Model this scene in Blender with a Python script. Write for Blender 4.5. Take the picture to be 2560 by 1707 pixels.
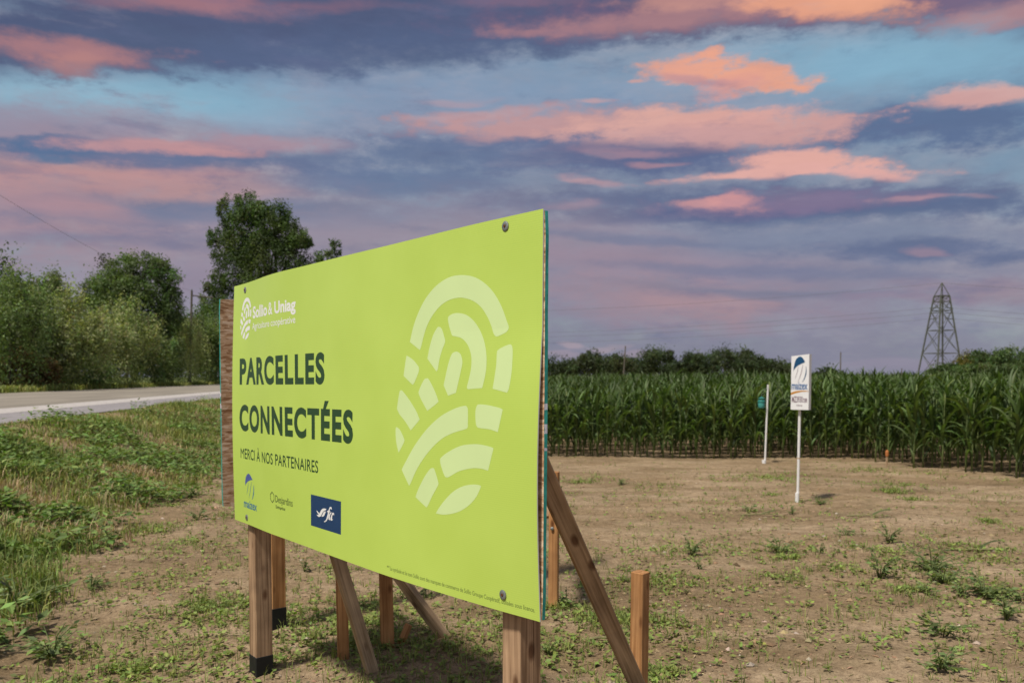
import bpy, bmesh, math, random
import numpy as np
from mathutils import Vector, Matrix
from mathutils.geometry import tessellate_polygon
R = math.radians
random.seed(7); rng = np.random.default_rng(11)
scene = bpy.context.scene
for o in list(bpy.data.objects): bpy.data.objects.remove(o)
col = scene.collection

# ------------------------------------------------------------------ camera
cam = bpy.data.cameras.new('camera'); cam_o = bpy.data.objects.new('camera', cam); col.objects.link(cam_o)
cam_o.location = (0, 0, 1.55); cam_o.rotation_euler = (R(87.5), 0, 0)
cam.sensor_width = 36; cam.lens = 2066.5/2560*36; cam.shift_y = (1032.2-853.5)/2560
cam.clip_start = .05; cam.clip_end = 6000
cam.dof.use_dof = True; cam.dof.focus_distance = 2.7; cam.dof.aperture_fstop = 5.0
scene.camera = cam_o

# ------------------------------------------------------------------ world
SUN_EL, SUN_DIR = R(61), Vector((-.67, -.74, 0)).normalized()
world = bpy.data.worlds.new('World'); scene.world = world; world.use_nodes = True
# azimuth deg, slope deg, half width, half height, tilt, r g b, opacity, softness, raggedness
CLOUDS = '''
-5.2 18.28 20.8 3.23 0 0.216 0.287 0.434 0.75 1.40 0.9
-25.7 18.86 10.5 1.76 3 0.262 0.491 0.631 0.85 1.00 0.5
23.1 21.49 10.1 1.75 -2 0.270 0.503 0.644 0.85 1.10 0.6
9.5 20.91 19.8 3.50 0 0.195 0.337 0.485 0.50 1.40 0.9
2.2 13.28 26.6 3.25 0 0.168 0.227 0.342 0.75 1.20 1.0
-14.0 6.76 34.6 4.48 0 0.270 0.250 0.328 0.90 1.20 0.6
15.3 6.76 24.4 5.07 0 0.246 0.235 0.323 0.90 1.20 0.6
3.7 1.07 53.4 2.11 0 0.223 0.223 0.305 0.90 1.20 0.5
-28.1 13.28 11.6 4.14 4 0.386 0.250 0.287 0.85 1.30 0.8
-25.7 14.02 8.1 1.77 3 0.521 0.292 0.287 0.65 1.10 0.9
-29.2 16.81 7.8 1.62 6 0.305 0.262 0.352 0.70 1.20 1.0
-28.9 10.92 6.2 1.33 2 0.397 0.250 0.296 0.52 1.30 0.8
-21.3 11.80 5.4 0.77 -6 0.479 0.301 0.305 0.52 1.20 0.9
-5.2 24.98 44.3 3.05 -3 0.084 0.109 0.202 1.00 0.55 0.8
-24.4 22.37 9.2 1.46 4 0.089 0.120 0.216 0.95 0.60 1.1
-8.1 22.37 14.7 1.46 -4 0.093 0.130 0.238 0.80 0.90 1.0
13.8 24.84 14.1 1.31 -2 0.162 0.112 0.195 0.90 0.80 1.1
29.0 25.42 6.5 1.30 3 0.188 0.138 0.223 0.90 0.90 1.2
-28.6 22.51 5.0 0.79 11 0.451 0.212 0.212 0.77 0.90 1.2
-27.6 21.49 1.7 0.76 20 0.485 0.235 0.220 0.60 1.00 1.2
-20.8 25.42 5.1 0.64 3 0.429 0.202 0.223 0.73 1.10 1.0
-13.8 25.33 4.5 0.35 2 0.292 0.156 0.209 0.52 1.20 1.0
0.1 25.42 3.8 0.41 -2 0.292 0.156 0.216 0.52 1.20 1.0
11.2 24.26 9.2 0.70 -3 0.462 0.242 0.246 0.69 1.00 1.3
3.4 23.59 4.4 0.29 -3 0.381 0.205 0.235 0.60 1.00 1.2
12.3 25.21 4.7 0.58 0 0.578 0.292 0.246 0.69 1.00 1.3
20.2 25.21 4.3 0.87 3 0.791 0.366 0.242 0.95 0.80 1.2
22.0 25.33 2.0 0.52 0 0.807 0.386 0.250 0.80 0.90 1.0
29.5 24.40 3.0 0.64 -10 0.521 0.292 0.287 0.60 1.10 1.4
11.5 20.97 2.7 1.17 -4 0.791 0.366 0.262 0.95 0.60 1.6
14.9 20.56 3.4 1.23 3 0.807 0.376 0.262 0.95 0.60 1.6
13.8 19.74 2.1 0.88 -8 0.708 0.332 0.296 0.77 0.70 1.6
11.3 20.38 1.7 0.41 8 0.392 0.250 0.328 0.52 0.90 1.2
13.2 20.03 1.4 0.35 0 0.418 0.258 0.314 0.52 0.90 1.2
8.7 20.18 0.7 0.20 -20 0.723 0.356 0.283 0.69 0.80 1.4
-1.4 17.93 4.8 0.38 -2 0.584 0.337 0.332 0.69 0.90 1.4
5.5 18.51 1.2 0.20 0 0.638 0.356 0.337 0.60 0.90 1.4
-3.4 18.86 2.1 0.23 0 0.462 0.319 0.361 0.52 1.00 1.3
8.1 15.93 13.8 1.82 0 0.122 0.159 0.287 0.90 0.80 1.3
26.8 17.25 7.7 1.47 -3 0.107 0.159 0.287 0.92 0.70 1.3
5.2 17.11 9.9 0.88 1 0.624 0.347 0.328 0.77 0.80 1.4
11.3 17.05 6.4 1.06 -2 0.745 0.418 0.361 0.82 0.70 1.4
16.9 17.05 5.5 1.23 -4 0.701 0.376 0.332 0.82 0.70 1.5
11.3 16.23 7.3 0.76 -6 0.491 0.301 0.328 0.60 1.00 1.5
8.4 15.29 6.3 0.77 -4 0.102 0.136 0.262 0.85 0.90 1.2
7.5 15.46 2.6 0.26 0 0.468 0.275 0.319 0.52 1.00 1.4
9.0 14.81 1.7 0.18 0 0.552 0.301 0.323 0.52 1.00 1.3
30.0 19.10 3.8 0.76 -4 0.745 0.407 0.352 0.77 0.70 1.5
27.5 18.72 1.8 0.53 -8 0.584 0.337 0.332 0.60 0.90 1.5
19.3 14.81 4.3 0.82 4 0.776 0.418 0.361 0.95 0.60 1.5
18.0 13.93 6.8 0.32 -2 0.761 0.418 0.371 0.95 0.70 1.3
22.2 13.99 2.8 0.35 3 0.745 0.407 0.371 0.77 0.70 1.4
6.1 13.40 2.3 0.24 3 0.591 0.347 0.361 0.65 0.90 1.3
16.7 11.86 17.0 1.18 -1 0.117 0.153 0.270 0.92 0.80 1.1
26.9 12.10 7.3 1.12 1 0.112 0.153 0.270 0.85 0.90 1.1
13.6 11.27 8.2 0.47 -2 0.089 0.120 0.246 0.85 0.90 0.9
18.0 12.04 7.3 0.65 -3 0.246 0.181 0.287 0.70 1.10 1.4
13.0 12.10 2.0 0.33 -5 0.631 0.314 0.309 0.73 0.90 1.5
15.7 12.16 1.6 0.47 3 0.658 0.314 0.309 0.73 0.90 1.5
4.6 11.74 1.5 0.36 0 0.423 0.283 0.342 0.52 1.00 1.4
24.7 12.22 1.2 0.18 0 0.527 0.301 0.328 0.52 1.00 1.2
26.4 12.34 1.4 0.18 0 0.474 0.283 0.328 0.52 1.00 1.2
29.0 12.34 1.1 0.18 0 0.440 0.275 0.323 0.43 1.00 1.2
-24.0 14.90 8.5 1.00 2 0.112 0.159 0.287 0.85 0.80 1.3
-28.5 15.64 2.8 0.65 2 0.098 0.165 0.296 0.90 0.70 1.2
-29.0 14.61 1.6 0.35 0 0.107 0.178 0.305 0.80 0.80 1.3
-15.6 14.61 8.5 0.77 2 0.122 0.171 0.296 0.75 1.00 1.3
-23.0 15.49 4.4 0.50 3 0.584 0.309 0.309 0.77 0.80 1.4
-19.9 15.05 3.5 0.29 3 0.521 0.283 0.296 0.69 0.90 1.4
-16.1 15.79 4.5 0.59 6 0.440 0.275 0.323 0.65 1.00 1.5
-24.5 13.72 5.9 0.35 1 0.527 0.292 0.296 0.52 1.10 1.3
-17.8 11.15 11.1 0.89 -1 0.127 0.184 0.305 0.85 0.90 1.0
-8.2 13.13 7.7 0.65 0 0.122 0.178 0.305 0.70 1.00 1.3
-3.5 15.05 6.0 1.00 0 0.138 0.191 0.314 0.70 1.00 1.4
-27.0 11.21 2.7 0.39 8 0.468 0.275 0.301 0.65 1.00 1.2
-23.8 9.49 8.6 0.36 1 0.150 0.171 0.287 0.50 1.20 1.1
-5.3 9.14 14.3 2.38 0 0.314 0.270 0.337 0.80 1.30 0.8
9.0 8.24 9.5 1.37 2 0.332 0.254 0.323 0.70 1.20 0.9
11.4 5.26 7.3 1.32 2 0.381 0.258 0.296 0.65 1.20 0.9
13.7 4.96 3.6 0.48 2 0.418 0.275 0.305 0.60 1.00 1.2
22.0 9.28 9.4 1.37 2 0.175 0.235 0.352 0.60 1.20 0.9
26.5 8.45 6.4 0.54 1 0.117 0.153 0.270 0.80 1.00 1.2
27.0 8.30 1.4 0.18 2 0.392 0.258 0.314 0.52 1.00 1.2
9.6 9.58 8.6 0.30 2 0.156 0.191 0.305 0.60 1.10 1.0
17.5 7.35 8.7 0.42 5 0.156 0.191 0.305 0.60 1.10 1.0
18.1 5.71 7.9 0.36 2 0.168 0.198 0.296 0.60 1.10 1.0
29.4 5.86 4.8 0.72 5 0.342 0.242 0.292 0.52 1.20 0.9
24.9 5.26 4.7 0.30 2 0.314 0.231 0.305 0.50 1.20 1.0
-21.1 6.76 5.4 0.89 0 0.287 0.238 0.314 0.60 1.20 0.9
4.5 2.03 0.7 0.21 -10 0.423 0.337 0.381 0.60 0.80 1.2
6.4 1.91 1.5 0.21 -8 0.402 0.319 0.366 0.56 0.90 1.3
8.8 1.61 1.5 0.18 0 0.371 0.296 0.352 0.50 0.90 1.3
25.4 0.77 3.1 0.30 -2 0.305 0.270 0.352 0.50 1.10 1.2
3.7 1.31 1.2 0.18 0 0.371 0.296 0.352 0.50 0.90 1.3
'''
def build_sky():
    nt = world.node_tree; N = nt.nodes; L = nt.links
    N.clear()
    def nd(t, **k):
        n = N.new(t)
        for a, b in k.items(): setattr(n, a, b)
        return n
    def put(sock, v):
        if hasattr(v, 'is_linked') or hasattr(v, 'links'): L.new(v, sock)
        else: sock.default_value = v
    def M(op, a, b=None, c=None):
        n = nd('ShaderNodeMath', operation=op); put(n.inputs[0], a)
        if b is not None: put(n.inputs[1], b)
        if c is not None: put(n.inputs[2], c)
        return n.outputs[0]
    def V(op, a, b=None):
        n = nd('ShaderNodeVectorMath', operation=op); put(n.inputs[0], a)
        if b is not None: put(n.inputs[1], b)
        return n.outputs['Value' if op == 'LENGTH' else 'Vector']
    def mix(f, a, b):
        n = nd('ShaderNodeMix', data_type='RGBA'); put(n.inputs['Factor'], f); put(n.inputs['A'], a); put(n.inputs['B'], b)
        return n.outputs['Result']
    for nn in ('x',): pass
    d = nd('ShaderNodeTexCoord').outputs['Generated']
    s = nd('ShaderNodeSeparateXYZ'); L.new(d, s.inputs[0]); x, y, z = s.outputs
    az = M('MULTIPLY', M('ARCTAN2', x, y), 57.2958)
    hyp = M('SQRT', M('MAXIMUM', M('SUBTRACT', 1, M('MULTIPLY', z, z)), .0025))
    el = M('MULTIPLY', M('DIVIDE', z, M('MAXIMUM', y, M('MULTIPLY', hyp, .5))), 57.2958)
    cb = nd('ShaderNodeCombineXYZ'); L.new(az, cb.inputs[0]); L.new(el, cb.inputs[1])
    def noise(scale, detail, rough):
        n = nd('ShaderNodeTexNoise'); L.new(V('MULTIPLY', d, scale), n.inputs['Vector'])
        n.inputs['Scale'].default_value = 1; n.inputs['Detail'].default_value = detail; n.inputs['Roughness'].default_value = rough
        return n
    w1 = noise((4.5, 4.5, 17), 4, .55)
    warp = V('MULTIPLY', V('SUBTRACT', w1.outputs['Color'], (.5, .5, .5)), (7.5, 2.6, 0))
    p = V('ADD', cb.outputs[0], warp)
    rag = M('SUBTRACT', noise((21, 21, 52), 7, .64).outputs['Fac'], .5)
    sky = nd('ShaderNodeTexSky', sky_type='NISHITA'); sky.sun_disc = False
    sky.sun_elevation = SUN_EL; sky.sun_rotation = math.atan2(SUN_DIR.x, SUN_DIR.y)
    base = V('MULTIPLY', sky.outputs[0], (.060, .080, .080))
    veil = nd('ShaderNodeMapRange', interpolation_type='SMOOTHSTEP'); L.new(noise((2.2, 2.2, 5), 5, .6).outputs['Fac'], veil.inputs[0])
    for i, v in enumerate((.38, .62, .15, .85)): veil.inputs[i+1].default_value = v
    c = mix(veil.outputs[0], base, (.47, .42, .46, 1))
    turned = {}
    def turn(deg):
        if deg not in turned:
            v = nd('ShaderNodeVectorRotate', rotation_type='Z_AXIS'); L.new(p, v.inputs['Vector']); v.inputs['Angle'].default_value = R(deg); turned[deg] = v.outputs[0]
        return turned[deg]
    for row in CLOUDS.strip().split('\n'):
        a, e, rx, ry, rot, r, g, b, al, so, ro = map(float, row.split())
        rot = min((-7, -3, 0, 3, 9), key=lambda k: abs(k-rot))
        ca, sa = math.cos(R(rot)), math.sin(R(rot)); a2, e2 = a*ca-e*sa, a*sa+e*ca
        vm = nd('ShaderNodeVectorMath', operation='MULTIPLY_ADD'); L.new(turn(rot), vm.inputs[0])
        vm.inputs[1].default_value = (1/rx, 1/ry, 0); vm.inputs[2].default_value = (-a2/rx, -e2/ry, 0)
        ln = M('MULTIPLY_ADD', rag, ro*2.0, V('LENGTH', vm.outputs[0]))
        mr = nd('ShaderNodeMapRange', interpolation_type='SMOOTHSTEP')
        L.new(ln, mr.inputs[0])
        for i, v in enumerate((1-so*.62-.06, 1+so*.62+.06, al, 0)): mr.inputs[i+1].default_value = v
        c = mix(mr.outputs[0], c, (r, g, b, 1))
    # wisps: slate shade and pale veils drifting across the layers
    for scl, det, lo, hi, top, tint in (((7, 7, 30), 7, .52, .74, .42, (.125, .150, .265, 1)), ((6, 6, 34), 7, .55, .76, .22, (.42, .38, .44, 1))):
        wv = nd('ShaderNodeMapRange', interpolation_type='SMOOTHSTEP'); L.new(noise(scl, det, .67).outputs['Fac'], wv.inputs[0])
        for i, v in enumerate((lo, hi, 0, top)): wv.inputs[i+1].default_value = v
        c = mix(wv.outputs[0], c, tint)
    fl = nd('ShaderNodeMapRange'); L.new(noise((9, 9, 44), 7, .66).outputs['Fac'], fl.inputs[0])
    for i, v in enumerate((.25, .75, .94, 1.06)): fl.inputs[i+1].default_value = v
    sc = nd('ShaderNodeVectorMath', operation='SCALE'); L.new(c, sc.inputs[0]); L.new(fl.outputs[0], sc.inputs['Scale']); c = sc.outputs[0]
    bg = nd('ShaderNodeBackground'); L.new(c, bg.inputs[0]); bg.inputs[1].default_value = 1.0
    out = nd('ShaderNodeOutputWorld'); L.new(bg.outputs[0], out.inputs[0])
build_sky()
world.cycles.sampling_method = 'MANUAL'; world.cycles.sample_map_resolution = 256

# ------------------------------------------------------------------ sun and exposure
sun = bpy.data.lights.new('sun', 'SUN'); sun.energy = 4.6; sun.angle = R(5.0); sun.color = (1, .945, .85)
sun_o = bpy.data.objects.new('sun', sun); col.objects.link(sun_o)
to_sun = Vector((SUN_DIR.x*math.cos(SUN_EL), SUN_DIR.y*math.cos(SUN_EL), math.sin(SUN_EL)))
sun_o.rotation_euler = to_sun.to_track_quat('Z', 'Y').to_euler(); sun_o.location = (-20, -15, 40)
vs = scene.view_settings; vs.view_transform = 'Standard'; vs.look = 'None'; vs.exposure = 0; vs.gamma = 1
try: vs.use_curve_mapping = False
except Exception: pass
scene.render.engine = 'CYCLES'; scene.cycles.use_denoising = True
scene.cycles.max_bounces = 6; scene.cycles.diffuse_bounces = 3; scene.cycles.glossy_bounces = 2
scene.cycles.transmission_bounces = 3; scene.cycles.transparent_max_bounces = 4; scene.cycles.caustics_reflective = False

# ------------------------------------------------------------------ helpers
def tag(o, label=None, cat=None, group=None, kind=None):
    if label: o['label'] = label
    if cat: o['category'] = cat
    if group: o['group'] = group
    if kind: o['kind'] = kind
    return o
def empty(name, loc, label=None, cat=None, group=None, rz=0):
    o = bpy.data.objects.new(name, None); col.objects.link(o); o.location = loc; o.rotation_euler.z = rz
    o.empty_display_size = .1
    return tag(o, label, cat, group)
def mesh(name, V, F, smooth=False, colr=None, uv=None, mi=None):
    """V (n,3); F an array of equal faces or a list of such arrays"""
    V = np.asarray(V, np.float32).reshape(-1, 3)
    Fs = [np.asarray(f, np.int32) for f in (F if isinstance(F, list) else [F]) if len(f)]
    me = bpy.data.meshes.new(name)
    loops = np.concatenate([f.ravel() for f in Fs]); sizes = np.concatenate([np.full(len(f), f.shape[1], np.int32) for f in Fs])
    me.vertices.add(len(V)); me.vertices.foreach_set('co', V.ravel())
    me.loops.add(len(loops)); me.loops.foreach_set('vertex_index', loops)
    me.polygons.add(len(sizes)); me.polygons.foreach_set('loop_start', np.concatenate([[0], np.cumsum(sizes)[:-1]]).astype(np.int32))
    try: me.polygons.foreach_set('loop_total', sizes)
    except Exception: pass
    me.polygons.foreach_set('use_smooth', np.full(len(sizes), bool(smooth)))
    if mi is not None: me.polygons.foreach_set('material_index', np.asarray(mi, np.int32))
    me.update(calc_edges=True)
    if colr is not None:
        at = me.attributes.new('Col', 'FLOAT_COLOR', 'POINT'); c = np.ones((len(V), 4), np.float32); c[:, :3] = colr
        at.data.foreach_set('color', c.ravel())
    if uv is not None:
        l = me.uv_layers.new(name='UVMap'); l.data.foreach_set('uv', np.asarray(uv, np.float32)[loops].ravel())
    me.validate()
    return me
def obj(name, me, mat=None, parent=None, loc=None):
    o = bpy.data.objects.new(name, me); col.objects.link(o)
    if mat is not None:
        for m in (mat if isinstance(mat, (list, tuple)) else [mat]):
            if len(me.materials) < (len(mat) if isinstance(mat, (list, tuple)) else 1): me.materials.append(m)
    if parent: o.parent = parent
    if loc is not None: o.location = loc
    return o
def copy_tree(o, parent=None):
    c = o.copy(); col.objects.link(c); c.parent = parent
    for ch in kids.get(o.name, []): copy_tree(ch, c)
    return c
kids = {}
def hash2(i, j, s):
    h = (i*374761393 + j*668265263 + s*974634777) & 0xffffffff
    h = ((h ^ (h >> 13))*1274126177) & 0xffffffff
    return ((h ^ (h >> 16)) & 0xffff)/65535.0
def vnoise(x, y, s=0):
    x = np.asarray(x, float); y = np.asarray(y, float)
    i = np.floor(x).astype(np.int64); j = np.floor(y).astype(np.int64); fx = x-i; fy = y-j
    fx = fx*fx*(3-2*fx); fy = fy*fy*(3-2*fy)
    a = hash2(i, j, s)*(1-fx)+hash2(i+1, j, s)*fx; b = hash2(i, j+1, s)*(1-fx)+hash2(i+1, j+1, s)*fx
    return a*(1-fy)+b*fy-.5
def fbm(x, y, s=0, o=4):
    t = 0; k = 1
    for i in range(o): t = t+vnoise(np.asarray(x)*2**i+17.3*i, np.asarray(y)*2**i, s+i)*k; k *= .5
    return t
def sm(t): t = np.clip(t, 0, 1); return t*t*(3-2*t)
def srgb(r, g, b):
    return tuple(((c/255+.055)/1.055)**2.4 if c > 10 else c/255/12.92 for c in (r, g, b))
# --- materials
def newmat(name):
    m = bpy.data.materials.new(name); m.use_nodes = True; nt = m.node_tree
    return m, nt, nt.nodes, nt.links, nt.nodes['Principled BSDF']
def simple(name, c, rough=.6, spec=.3, var=.12, scale=30, bump=0, metal=0, stretch=(1, 1, 1)):
    m, nt, N, L, b = newmat(name)
    tc = N.new('ShaderNodeTexCoord'); mp = N.new('ShaderNodeMapping'); mp.inputs['Scale'].default_value = stretch
    n = N.new('ShaderNodeTexNoise'); n.inputs['Scale'].default_value = scale; n.inputs['Detail'].default_value = 5
    L.new(tc.outputs['Object'], mp.inputs[0]); L.new(mp.outputs[0], n.inputs['Vector'])
    r = N.new('ShaderNodeValToRGB'); L.new(n.outputs['Fac'], r.inputs[0])
    r.color_ramp.elements[0].position = .3; r.color_ramp.elements[1].position = .7
    r.color_ramp.elements[0].color = (*[v*(1-var) for v in c], 1); r.color_ramp.elements[1].color = (*[min(1, v*(1+var)) for v in c], 1)
    L.new(r.outputs[0], b.inputs['Base Color'])
    b.inputs['Roughness'].default_value = rough; b.inputs['Specular IOR Level'].default_value = spec; b.inputs['Metallic'].default_value = metal
    if bump:
        bp = N.new('ShaderNodeBump'); bp.inputs['Strength'].default_value = bump; bp.inputs['Distance'].default_value = .004
        L.new(n.outputs['Fac'], bp.inputs['Height']); L.new(bp.outputs[0], b.inputs['Normal'])
    return m
def foliage(name, trans=.3, rough=.5, spec=.35, gain=1.0, rand=.25, tint=(1, 1, 1)):
    """leaf colour from the attribute Col, shifted a little per object"""
    m, nt, N, L, b = newmat(name)
    at = N.new('ShaderNodeAttribute'); at.attribute_name = 'Col'
    oi = N.new('ShaderNodeObjectInfo'); mr = N.new('ShaderNodeMapRange'); L.new(oi.outputs['Random'], mr.inputs[0])
    mr.inputs[3].default_value = gain*(1-rand); mr.inputs[4].default_value = gain*(1+rand)
    vm = N.new('ShaderNodeVectorMath'); vm.operation = 'SCALE'; L.new(at.outputs['Color'], vm.inputs[0]); L.new(mr.outputs[0], vm.inputs['Scale'])
    vt = N.new('ShaderNodeVectorMath'); vt.operation = 'MULTIPLY'; L.new(vm.outputs[0], vt.inputs[0]); vt.inputs[1].default_value = tint
    L.new(vt.outputs[0], b.inputs['Base Color']); b.inputs['Roughness'].default_value = rough; b.inputs['Specular IOR Level'].default_value = spec
    tr = N.new('ShaderNodeBsdfTranslucent'); v2 = N.new('ShaderNodeVectorMath'); v2.operation = 'MULTIPLY'; L.new(vt.outputs[0], v2.inputs[0]); v2.inputs[1].default_value = (1.2, 1.35, .5)
    L.new(v2.outputs[0], tr.inputs[0])
    mx = N.new('ShaderNodeMixShader'); mx.inputs[0].default_value = trans
    L.new(b.outputs[0], mx.inputs[1]); L.new(tr.outputs[0], mx.inputs[2]); L.new(mx.outputs[0], N['Material Output'].inputs[0])
    return m
def wood(name, c0, c1, rough=.8, knots=True):
    """grain runs along the local Z of the piece"""
    m, nt, N, L, b = newmat(name)
    tc = N.new('ShaderNodeTexCoord'); oi = N.new('ShaderNodeObjectInfo')
    ad = N.new('ShaderNodeVectorMath'); ad.operation = 'MULTIPLY_ADD'; ad.inputs[1].default_value = (1, 1, 1)
    L.new(tc.outputs['Object'], ad.inputs[0])
    sc = N.new('ShaderNodeVectorMath'); sc.operation = 'SCALE'; sc.inputs[0].default_value = (7, 5, 9); L.new(oi.outputs['Random'], sc.inputs['Scale']); L.new(sc.outputs[0], ad.inputs[2])
    mp = N.new('ShaderNodeMapping'); mp.inputs['Scale'].default_value = (70, 70, 2.2); L.new(ad.outputs[0], mp.inputs[0])
    n = N.new('ShaderNodeTexNoise'); n.inputs['Scale'].default_value = 1; n.inputs['Detail'].default_value = 6; n.inputs['Distortion'].default_value = .6; L.new(mp.outputs[0], n.inputs['Vector'])
    r = N.new('ShaderNodeValToRGB'); L.new(n.outputs['Fac'], r.inputs[0])
    e = r.color_ramp.elements; e[0].position = .32; e[1].position = .66; e[0].color = (*c0, 1); e[1].color = (*c1, 1)
    n2 = N.new('ShaderNodeTexNoise'); n2.inputs['Scale'].default_value = 5; n2.inputs['Detail'].default_value = 3; L.new(ad.outputs[0], n2.inputs['Vector'])
    gm = N.new('ShaderNodeMix'); gm.data_type = 'RGBA'; gm.blend_type = 'MULTIPLY'; gm.inputs['Factor'].default_value = 1
    r2 = N.new('ShaderNodeValToRGB'); L.new(n2.outputs['Fac'], r2.inputs[0]); r2.color_ramp.elements[0].position = .3; r2.color_ramp.elements[1].position = .7
    r2.color_ramp.elements[0].color = (.62, .6, .6, 1); r2.color_ramp.elements[1].color = (1.1, 1.08, 1.05, 1)
    L.new(r.outputs[0], gm.inputs['A']); L.new(r2.outputs[0], gm.inputs['B'])
    last = gm.outputs['Result']
    if knots:
        vo = N.new('ShaderNodeTexVoronoi'); mp2 = N.new('ShaderNodeMapping'); mp2.inputs['Scale'].default_value = (11, 11, 5); L.new(ad.outputs[0], mp2.inputs[0]); L.new(mp2.outputs[0], vo.inputs['Vector'])
        vo.inputs['Scale'].default_value = 1
        r3 = N.new('ShaderNodeValToRGB'); L.new(vo.outputs['Distance'], r3.inputs[0]); r3.color_ramp.elements[0].position = .10; r3.color_ramp.elements[1].position = .2
        r3.color_ramp.elements[0].color = (.38, .3, .26, 1); r3.color_ramp.elements[1].color = (1, 1, 1, 1)
        g2 = N.new('ShaderNodeMix'); g2.data_type = 'RGBA'; g2.blend_type = 'MULTIPLY'; g2.inputs['Factor'].default_value = 1
        L.new(last, g2.inputs['A']); L.new(r3.outputs[0], g2.inputs['B']); last = g2.outputs['Result']
    L.new(last, b.inputs['Base Color']); b.inputs['Roughness'].default_value = rough; b.inputs['Specular IOR Level'].default_value = .2
    bp = N.new('ShaderNodeBump'); bp.inputs['Strength'].default_value = .5; bp.inputs['Distance'].default_value = .003; L.new(n.outputs['Fac'], bp.inputs['Height']); L.new(bp.outputs[0], b.inputs['Normal'])
    return m
# --- solids
def beam_mesh(name, L, prof, cham=.003, taper=1):
    """prism of a cross-section prof [(x,y)..] from z=0 to z=L"""
    p = np.array(prof, float); n = len(p)
    c = p.mean(0); q = c+(p-c)*(1-cham/np.abs(p-c).max())
    rings = [np.c_[q, np.zeros(n)], np.c_[p, np.full(n, cham)], np.c_[p*taper, np.full(n, L-cham)], np.c_[q*taper, np.full(n, L)]]
    V = np.concatenate(rings); F = []
    for k in range(3):
        F += [[k*n+i, k*n+(i+1) % n, (k+1)*n+(i+1) % n, (k+1)*n+i] for i in range(n)]
    me = bpy.data.meshes.new(name); me.from_pydata(V.tolist(), [], F+[list(range(n))[::-1], list(range(3*n, 4*n))]); me.update()
    return me
def rect(w, d, c=.004):
    w /= 2; d /= 2
    return [(-w+c, -d), (w-c, -d), (w, -d+c), (w, d-c), (w-c, d), (-w+c, d), (-w, d-c), (-w, -d+c)]
def frame(o, a, b, xdir):
    """place a local-Z prism from a to b with its local X towards xdir"""
    a, b, xdir = Vector(a), Vector(b), Vector(xdir)
    z = (b-a).normalized(); x = (xdir-z*xdir.dot(z)).normalized(); y = z.cross(x)
    m = Matrix((x, y, z)).transposed().to_4x4(); m.translation = a
    return m
def beam(name, a, b, w, d, xdir, mat, parent, prof=None, cham=.003):
    L = (Vector(b)-Vector(a)).length
    o = obj(name, beam_mesh(name, L, prof or rect(w, d), cham), mat, parent)
    m = frame(o, a, b, xdir)
    o.matrix_local = Matrix.Translation(-parent.location) @ m if parent and parent.rotation_euler.z == 0 else m
    return o
def tube(pts, rad, n=6, cap=True):
    P = np.array(pts, float); rad = np.broadcast_to(np.asarray(rad, float), (len(P),))
    T = np.gradient(P, axis=0); T /= np.linalg.norm(T, axis=1)[:, None]+1e-9
    up = np.array([0, 0, 1.]) if abs(T[0][2]) < .9 else np.array([1., 0, 0])
    V = []
    for p, t, r in zip(P, T, rad):
        x = np.cross(t, up); x /= np.linalg.norm(x); y = np.cross(t, x)
        a = np.arange(n)*2*np.pi/n
        V.append(p+r*(np.cos(a)[:, None]*x+np.sin(a)[:, None]*y))
    V = np.concatenate(V); F = []
    for k in range(len(P)-1):
        F += [[k*n+i, k*n+(i+1) % n, (k+1)*n+(i+1) % n, (k+1)*n+i] for i in range(n)]
    Fs = [np.array(F)]
    if cap: Fs.append(np.array([list(range(n))[::-1], list(range(len(V)-n, len(V)))]))
    return V, Fs
def lathe(prof, n=16):
    a = np.arange(n)*2*np.pi/n; V = []; F = []
    for r, z in prof: V.append(np.c_[r*np.cos(a), r*np.sin(a), np.full(n, z)])
    for k in range(len(prof)-1):
        F += [[k*n+i, k*n+(i+1) % n, (k+1)*n+(i+1) % n, (k+1)*n+i] for i in range(n)]
    return np.concatenate(V), [np.array(F), np.array([list(range(n))[::-1], list(range((len(prof)-1)*n, len(prof)*n))])]
# --- foliage geometry
def unit(v): return v/(np.linalg.norm(v, axis=-1, keepdims=True)+1e-9)
def leafset(P, T, Nn, L, W, C):
    """folded diamond leaves: P base, T direction, Nn normal"""
    n = len(P); T = unit(T); S = unit(np.cross(T, Nn)); Nn = np.cross(S, T)
    L = np.broadcast_to(L, (n,))[:, None]; W = np.broadcast_to(W, (n,))[:, None]
    mid = P+T*L*.45+Nn*L*.06
    V = np.stack([P, mid+S*W*.5-Nn*W*.12, P+T*L-Nn*L*.1, mid-S*W*.5-Nn*W*.12], 1).reshape(-1, 3)
    i = np.arange(n)[:, None]*4
    F = np.concatenate([i+[0, 1, 2], i+[0, 2, 3]])
    return V, F, np.repeat(C, 4, 0)
def blades(P, H, W, C, lean=.5, az=None, r=rng):
    n = len(P); az = r.uniform(0, 2*np.pi, n) if az is None else az
    d = np.c_[np.cos(az), np.sin(az), np.zeros(n)]; s = np.c_[-np.sin(az), np.cos(az), np.zeros(n)]
    H = np.broadcast_to(H, (n,))[:, None]; W = np.broadcast_to(W, (n,))[:, None]; le = (r.uniform(.15, 1, n)*lean)[:, None]
    up = np.array([0, 0, 1.])
    m = P+up*H*.55+d*H*.25*le; t = P+up*H*(1-.35*le)+d*H*.9*le
    V = np.stack([P-s*W/2, P+s*W/2, m+s*W*.42, m-s*W*.42, t], 1).reshape(-1, 3)
    i = np.arange(n)[:, None]*5
    return V, [i+[0, 1, 2, 3], i+[3, 2, 4]], np.repeat(C, 5, 0)
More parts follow.
